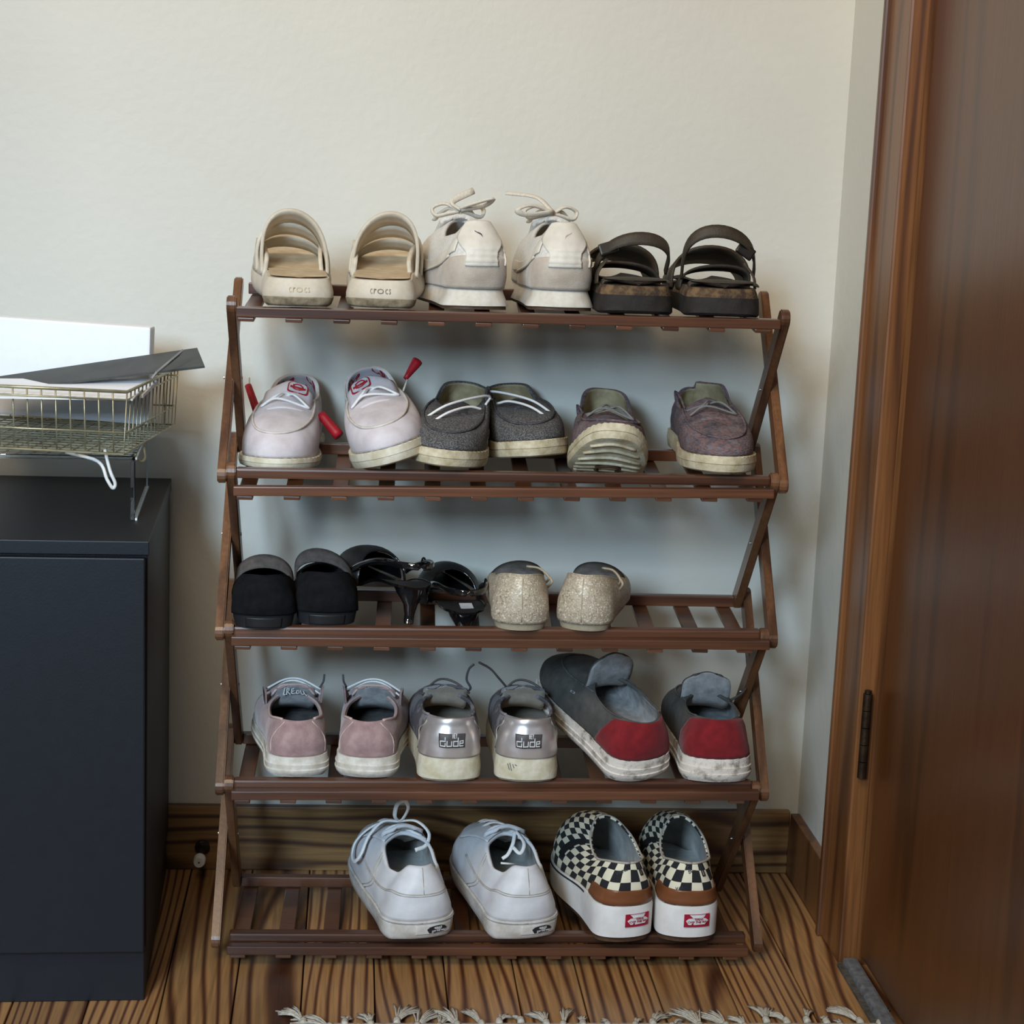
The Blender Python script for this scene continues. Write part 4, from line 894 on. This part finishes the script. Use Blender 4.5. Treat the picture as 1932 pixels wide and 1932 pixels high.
for mt, s, lb, tz_ in ((pose(1219, 1476, 3, 23, pitch=13, roll=-3), -1, 'grey shoe with dark red heel, turned sideways, toe raised on its worn white sole', .130),
                       (pose(1356, 1480, 3, 0), 1, 'grey shoe with dark red heel, square to the front, at the end of its shelf', .119)):
    T, la, f, S = soft(mt, s, 'suede_shoe', lb, 'red-heeled grey shoes on the fourth shelf', REDH, L=.275, hw=.0475, wide=1.08, hz=.086, dip=.080, thz=.084, tongue_z=tz_, zs=.034, teeth=1, tw=.034, tz=.6)
    patch('heel_panel', f, -.17, .17, .0, lambda a: .985-.1*abs(2*a-1)**3, M['red_suede'], T, off=.0012, th=.0012, nu=40)
    seam('topline_binding', f, [[(i/40, .99) for i in range(6, 35)]], M['grey_felt'], T, r=.0014, off=.0, n=2)
    seam('apron_seam', f, [[(.33, .98), (.37, .72), (.43, .58), (.5, .55), (.57, .58), (.63, .72), (.67, .98)]], M['dark_lining'], T, r=.0014, off=.001, n=6)
    if s < 0: wrap('emblem', f, stroke_polys([[(-.004, 0), (0, .004), (.004, 0), (0, -.004), (-.004, 0)]], .0014), .70, .62, M['grey_lining'], T, off=.002, th=.0008)
    if s > 0: tubes('lace_end', [[(.030, .10, .085), (.040, .085, .098), (.046, .08, .108)]], .002, M['grey_felt'], T, r_end=.0007)

# ------------------------------------------------------------------ tier 5: white leather sneakers and checkered platforms
def skate_mark(w=.030):
    h = w*.36
    return [[(-.50*w, .06*h), (-.40*w, .36*h), (-.16*w, .50*h), (.12*w, .50*h), (.34*w, .34*h), (.50*w, .02*h), (.36*w, -.18*h), (.28*w, -.42*h), (-.22*w, -.46*h), (-.26*w, -.12*h), (-.32*w, -.44*h), (-.40*w, -.44*h)]]
for mt, s, lb in ((pose(797, 1778, 4, 12), -1, 'white leather sneaker with a lace bow, nearest the empty slats of the bottom shelf'), (pose(995, 1778, 4, 11), 1, 'white leather sneaker with laces tucked in, beside the checkered shoe')):
    T = thing('sneaker', lb, 'sneaker', 'white leather sneakers on the bottom shelf', mtx=mt)
    la = Last(L=.29, **mir(SOLE_MEN, s), hc=.15, he=2.3, zs=((0, .029), (.5, .026), (1, .028)), oy=(.014, .128), ow=((0, .024), (.4, .034), (.8, .034), (1, .024)),
              oz=((0, .100), (.08, .099), (.24, .083), (.45, .082), (.75, .096), (1, .104)), bulge=.004, bh=.008, inset=.001, tz=.6, ohc=.45, otc=.4)
    # wider heel for this pair
    la.wr = tuple((t, w+.010*(t < .5)+.004) for t, w in la.wr); la.wl = tuple((t, w+.010*(t < .5)+.004) for t, w in la.wl)
    zb = ((0, .004), (.07, 0), (.62, 0), (1, .012)); lay = ((0, -.004), (.14, -.001), (.8, .001), (.82, .0), (.86, .0014), (1, .0010))
    S = la.sole_f(lay, zb)
    sole_mesh('sole', la, lay, zb, M['vulc_sole'], T, fs=[0, .06, .14, .5, .8, .82, .86, 1], n=96)
    upper(la, [M['white_leather'], M['blue_grey']], T, th=.004)
    f = on(la); fs_ = on_sole(S)
    seam('sole_line', fs_, [[(i/80, .90) for i in range(81)]], M['grey_lining'], T, r=.0006, off=.0003, n=1)
    seam('stitching', f, [[(-.30+.6*i/24, .52) for i in range(25)], [(-.30+.6*i/24, .485) for i in range(25)], [(0, .52), (0, .75), (0, .97)]], M['lining_light'], T, r=.0006, off=.0002, n=2)
    for sg in (1, -1):
        seam('side_stitching', f, [[(sg*(.235+d), .05), (sg*(.215+d), .4), (sg*(.25+d), .75), (sg*(.29+d), .97)] for d in (0, .012)], M['lining_light'], T, r=.0007, off=.0004)
        patch('eyestay', f, sg*.36, sg*.47, .48, 1., M['white_leather'], T, off=.0014, th=.0014, nu=10)
    patch('heel_label', fs_, -.012, .072, .26, .78, M['vulc_sole'], T, off=.0008, th=.0006)
    wrap('heel_mark', fs_, skate_mark(.029), .030, .52, M['print_black'], T, off=.0014, th=.0003)
    wrap('mark_lettering', fs_, [[(x, y+.0022) for x, y in p] for p in text_polys('VANS', .0042, .0001)]+[[(x+.0015, y-.0022) for x, y in p] for p in text_polys('OFF THE WALL', .0030, .0001)], .030, .52, M['print_white'], T, off=.0018, th=.0002)
    insole('insole', la, M['blue_grey'], T, dz=.010)
    tongue(T, [M['white_leather'], M['blue_grey']], [(.205, .070), (.165, .088), (.136, .104), (.118, .118)], (.024, .030), crown=.008, th=.005)
    rows = lace_rows(la, [.55, .66, .77, .88, .97], (.035, .12), .0035)
    if s < 0:
        tubes('laces', rows+[[(.0, .15, .112), (-.008, .14, .124), (-.006, .135, .142), (.004, .135, .146), (.010, .138, .134), (.004, .142, .118), (0, .15, .112)],
                             [(0, .15, .112), (-.022, .150, .113), (-.043, .142, .097), (-.055, .135, .074), (-.060, .150, .058), (-.059, .172, .058), (-.052, .182, .074), (-.036, .172, .096), (-.016, .158, .110), (0, .15, .112)],
                             [(0, .15, .112), (.02, .13, .118), (.034, .115, .106), (.028, .105, .092), (.012, .10, .088)]], .0030, M['lace_white'], T, flat=.5, n=7)
    else:
        tubes('laces', rows+[[(.012, .12, .108), (.006, .105, .098), (-.002, .10, .084), (-.010, .10, .078)], [(.014, .12, .108), (.020, .10, .098), (.012, .09, .088), (.004, .10, .094)]], .0026, M['lace_white'], T, flat=.5)
        tubes('lace_end', [[(-.016, .085, .078), (.004, .088, .074)]], .0014, M['lace_white'], T)
for mt, s, lb in ((pose(1185, 1781, 4, 11), -1, 'black and cream checkered platform slip-on, turned slightly, beside the white sneaker'), (pose(1299, 1781, 4, 0), 1, 'black and cream checkered platform slip-on, square to the front near the rack end')):
    T = thing('platform_slip_on', lb, 'shoe', 'checkered slip-ons on the bottom shelf', mtx=mt)
    la = Last(L=.262, **mir(dict(wr=((0, .0415), (.3, .0395), (.68, .048), (1, .039)), wl=((0, .0415), (.3, .0385), (.68, .046), (1, .039))), s), hc=.14, he=2.3, zs=((0, .052), (.3, .050), (.7, .042), (1, .044)), oy=(.008, .120), ow=((0, .026), (.5, .032), (1, .024)),
              oz=((0, .110), (.15, .108), (.4, .102), (.75, .118), (1, .134)), bulge=.003, bh=.004, inset=.002, tz=.7, ohc=.35)
    zb = ((0, .002), (.08, 0), (.6, 0), (.8, .004), (1, .016)); lay = ((0, -.003), (.14, -.001), (.15, .0005), (.9, .001), (1, .0))
    S = la.sole_f(lay, zb); fs_ = on_sole(S)
    sole_mesh('platform', la, lay, zb, M['platform'], T, fs=[.15, .3, .6, .9, 1], n=88)
    sole_mesh('outsole', la, lay, zb, M['brown_rubber'], T, fs=[0, .05, .1, .149], n=88)
    upper(la, [M['checker'], M['blue_grey']], T, th=.003, uv=.0165)
    f = on(la)
    patch('gum_band', lambda u, v, off=0.: f(u, v, off+.0012*math.exp(-((v-.10)/.05)**2)), -.155, .155, -.02, .38, M['gum'], T, off=.0015, th=.0012, nu=36)
    seam('foxing_stripe', fs_, [[(i/80, .93) for i in range(14, 67)]], M['print_black'], T, r=.0012, off=.0002, n=1)
    seam('topline_binding', f, [[(i/40, .99) for i in range(41)]], M['lining_light'], T, r=.0016, off=.0, n=1)
    for sg in (1, -1): patch('side_gore', f, sg*.293, sg*.309, .25, .985, M['black'], T, off=.001, th=.001, nu=8)
    seam('heel_tape', f, [[(.045, .70), (.045, .97)], [(.055, .70), (.055, .97)], [(.045, .70), (.055, .70)]], M['print_black'], T, r=.0009, off=.0006)
    for k, (uc, vc, rr) in enumerate(((-.04, .80, .6), (.085, .82, 1.2)) if s < 0 else ((-.02, .88, -1.), (-.03, .42, .2))):
        wrap('print_lettering', f, text_polys('VANS' if k == 0 else 'VANS', .0062, .0001), uc, vc, M['print_black'], T, off=.0008, th=.0002, rot=rr)
    hl = wrap('heel_label', fs_, [[(-.0165+.033*i/8, -.0088) for i in range(9)]+[(.0165-.033*i/8, .0088) for i in range(9)]], .022 if s < 0 else .018, .62, M['heel_red'], T, off=.0014, th=.0009)
    uc = .022 if s < 0 else .018
    wrap('heel_mark', fs_, [[(x, y-.0005) for x, y in p] for p in skate_mark(.029)], uc, .62, M['print_white'], hl, off=.0019, th=.0003)
    wrap('mark_lettering', fs_, [[(x, y+.0024) for x, y in p] for p in text_polys('VANS', .0046, .0001)]+[[(x+.001, y-.0016) for x, y in p] for p in text_polys('OFF THE WALL', .0040, .00012)], uc, .62, M['heel_red'], hl, off=.0023, th=.0002)
    insole('insole', la, M['blue_grey'], T, dz=.008)

# ------------------------------------------------------------------ cabinet, riser, basket and what lies in it
CB = thing('cabinet', 'tall black cabinet standing against the wall beside the shoe rack', 'cabinet', loc=(-.4365, -.1216, 0))
CB.rotation_euler = (0, 0, math.radians(2.0))
boxes('body', [((-.22, .214, .319), (.44, .424, .504))], M['cab'], CB, .0015)
boxes('top_panel', [((-.22, .212, .5795), (.444, .432, .017))], M['cab'], CB, .0012)
boxes('plinth', [((-.222, .214, .0335), (.438, .420, .067))], M['cab'], CB, .0012)
boxes('door', [((-.112, -.006, .320), (.219, .012, .498))], M['cab'], CB, .0015)
boxes('door', [((-.334, -.006, .320), (.219, .012, .498))], M['cab'], CB, .0015)
m, nt, b = nodes('clear_acrylic'); b.inputs['Base Color'].default_value = (.96, .98, 1, 1); b.inputs['Roughness'].default_value = .03; b.inputs['Transmission Weight'].default_value = 1; b.inputs['IOR'].default_value = 1.49
M['acrylic'] = m
RS = thing('acrylic_riser', 'clear acrylic riser standing on the black cabinet under the wire basket', 'riser', loc=(-.470, .112, .588))
RS.rotation_euler = (0, 0, math.radians(2.5))
boxes('side_panel', [((-.003, 0, .038), (.006, .225, .075))], M['acrylic'], RS, .001)
boxes('side_panel', [((-.247, 0, .038), (.006, .225, .075))], M['acrylic'], RS, .001)
boxes('top_panel', [((-.125, 0, .0785), (.25, .225, .006))], M['acrylic'], RS, .001)
M['edge'] = mat('acrylic_edge_glint', srgb(220, 228, 232), rough=.15, bump=0)  # opaque pale strips: the bright glint along the clear edges, put in as colour
boxes('foot_edge_glint', [((.0012, 0, .0016), (.0028, .227, .0032))], M['edge'], RS, .0006)
boxes('top_edge_glint', [((.0012, 0, .0785), (.0024, .227, .003))], M['edge'], RS, .0006)
boxes('corner_edge_glint', [((.0002, .1128, .038), (.0016, .0016, .075))], M['edge'], RS, .0004)
M['wire'] = mat('pale_brass_wire', srgb(186, 178, 150), srgb(150, 142, 114), rough=.35, metal=.6, bump=0)
BZ, BT = .674, .755
BK = thing('wire_basket', 'pale metal wire basket on the clear riser, holding papers', 'basket', loc=(-.452, .09, BZ))
BK.rotation_euler = (0, 0, math.radians(-8.0))
def bpt(x, y, z): return (x, y, z)
hb = BT-BZ
def ring(z, i=0.): return [(-i, -.132+i, z), (-i, .132-i, z), (-.30+i, .132-i, z), (-.30+i, -.132+i, z)]
tubes('rim', [ring(hb)], .0022, M['wire'], BK, n=0, closed=True)
tubes('rim', [ring(hb-.010)], .0013, M['wire'], BK, n=0, closed=True)
W_ = []
for i in range(15):
    y = -.132+.264*i/14
    W_.append([(0, y, hb), (-.004, y, .004), (-.296, y, .004), (-.30, y, hb)])
for i in range(1, 17):
    x = -.30*i/17
    W_.append([(x, -.132, hb), (x, -.128, .004), (x, .128, .004), (x, .132, hb)])
tubes('wire_mesh', W_, .0011, M['wire'], BK, n=0, sides=6)
tubes('wire_band', [ring(.004, .004), ring(.030, .003)], .0014, M['wire'], BK, n=0, closed=True)
tubes('handle', [[(0, -.05, .0), (.004, -.06, -.012), (.002, -.075, -.014), (-.004, -.08, -.004)]], .0016, M['wire'], BK)
def slab(name, corners, th, m):
    """a flat board from four corners with its own thickness"""
    C = [np.array(c, float) for c in corners]; n = np.cross(C[1]-C[0], C[3]-C[0]); n /= np.linalg.norm(n); c0 = sum(C)/4
    V = [c-c0 for c in C]+[c-c0-n*th for c in C]
    o = mk(name, V, [(0, 1, 2, 3), (7, 6, 5, 4)]+[(i, i+4, (i+1) % 4+4, (i+1) % 4) for i in range(4)], m, smooth=False); o.location = c0; return o
M['slate'] = mat('dark_grey_board', srgb(74, 76, 74), srgb(56, 58, 58), rough=.55, scale=20, bump=.03)
a, b_ = at(386, 690, 1, .075), at(372, 656, 1, .150)
dl = np.array([-.26, .0, -.046])
tag(slab('folder', (a, b_, b_+dl*1.02+np.array([0, 0, .0]), a+dl+np.array([0, .02, .005])), .003, M['slate']), 'dark grey folder lying tilted on top of the wire basket', 'folder')
M['paper'] = mat('white_paper', srgb(244, 246, 250), srgb(240, 242, 248), rough=.7, bump=0)
tag(slab('envelope', ((-.458, .02, .744), (-.448, .12, .752), (-.70, .13, .744), (-.70, .02, .738)), .004, M['paper']), 'white envelope lying in the basket under the dark folder', 'envelope')
tag(slab('letter', ((-.465, -.03, .7445), (-.460, .04, .7500), (-.69, .04, .746), (-.69, -.03, .742)), .0015, M['paper']), 'white letter on top of the envelope at the front of the basket', 'letter')
M['grey_plastic'] = mat('grey_plastic', srgb(140, 138, 136), srgb(118, 116, 116), rough=.35, bump=0)
a, b_ = at(335, 670, 1, .068), at(285, 712, 1, .04)
d = (b_-a); nn = np.array([.006, 0, .008])
tag(slab('ruler', (a, b_, b_+nn, a+nn), .0025, M['grey_plastic']), 'narrow grey ruler leaning across the dark folder and basket rim', 'ruler')
o = boxes('body', [((-.115, .013, -.036), (.23, .026, .130))], M['paper'], None, .003)
o.name = 'white_box'; o.location = (-.466, .172, .784); o.rotation_euler = (0, math.radians(1.5), math.radians(-8)); tag(o, 'white box standing in the wire basket behind the dark folder', 'box')
tag(tubes('white_cable', [[(-.50, -.02, .680), (-.492, -.03, .655), (-.486, -.03, .640), (-.489, -.03, .634), (-.496, -.03, .645), (-.508, -.02, .665), (-.55, 0, .672)]], .0022, M['print_white'], None), 'white cable hanging in a loop from under the wire basket', 'cable')
# ------------------------------------------------------------------ door stop on the baseboard
DS = thing('door_stop', 'small door stop with white round tip screwed to the wooden baseboard', 'door stop', loc=(-.4025, YW-.013, .036))
M['dark_metal'] = mat('dark_metal', (.05, .04, .035), (.03, .025, .02), rough=.4, metal=.7, bump=0)
def lathe_y(name, prof, m, parent, n=16):
    V = []; F = []
    for y, r in prof:
        for j in range(n): V.append((r*math.cos(2*PI*j/n), y, r*math.sin(2*PI*j/n)))
    for i in range(len(prof)-1):
        for j in range(n): F.append((i*n+j, (i+1)*n+j, (i+1)*n+(j+1) % n, i*n+(j+1) % n))
    F.append(tuple(range(n))); F.append(tuple((len(prof)-1)*n+j for j in range(n))[::-1])
    return mk(name, V, F, m, parent, edge_split=35)
bs = lathe_y('base', [(0, .011), (-.004, .011), (-.008, .007), (-.012, .006)], M['dark_metal'], DS)
lathe_y('stem', [(-.01, .0045), (-.052, .0045)], M['dark_metal'], DS)
for x, z in ((-.002, .008), (.007, -.001)): lathe_y('screw', [(-.003, .0022), (-.006, .0016)], M['rivet'], bs, 8).location = (x, 0, z)
tp = lathe_y('tip', [(-.046, .006), (-.048, .0088), (-.060, .0088), (-.063, .0075)], M['print_white'], DS)
lathe_y('tip_hole', [(-.0632, .0012), (-.0636, .0012)], M['dark_metal'], tp, 8)
# ------------------------------------------------------------------ rug with tasselled fringe
M['rug'] = mat('woven_cream_rug', srgb(190, 182, 168), srgb(150, 140, 126), rough=.95, scale=120, bump=.6)
M['yarn'] = mat('cream_yarn', srgb(214, 206, 192), srgb(176, 166, 150), rough=.95, scale=200, bump=.3)
RG = boxes('rug', [((.115, -.62, .0035), (.74, .855, .007))], M['rug'], None, .002); tag(RG, 'cream woven rug with a knotted fringe on the pine floor in front of the rack', 'rug')
R2 = random.Random(3)
px = 572
while px < 1690:
    p = at(px, 1930+R2.uniform(-6, 8), 2, .006); yk = p[1]
    sp = R2.uniform(.4, 1.3); ln = R2.uniform(.034, .060) if R2.random() > .25 else R2.uniform(.018, .030); an = R2.uniform(-.5, .5)
    if px < 640: an += -.6
    P = []
    for j in range(17):
        q = (j-8)/8*.28*sp+an+R2.uniform(-.06, .06); l = ln*R2.uniform(.8, 1.05); z0 = R2.uniform(0, .004)
        P.append([(p[0]+.002*math.sin(q), yk, .0045+z0*.5), (p[0]+l*.5*math.sin(q), yk+l*.5*math.cos(q), .0045+z0), (p[0]+l*math.sin(q*1.15), yk+l*math.cos(q*1.15), .0016+z0*.4)])
    o = tubes('tassel', P+[[(p[0], -.20, .005), (p[0], yk-.004, .006)]], .0011, M['yarn'], RG, sides=5, n=2)
    tubes('knot', [[(p[0], yk-.006, .0055), (p[0], yk, .0062), (p[0]+.0005*an, yk+.005, .0055)]], .0046, M['yarn'], o, sides=8, n=2)
    px += R2.uniform(28, 54)
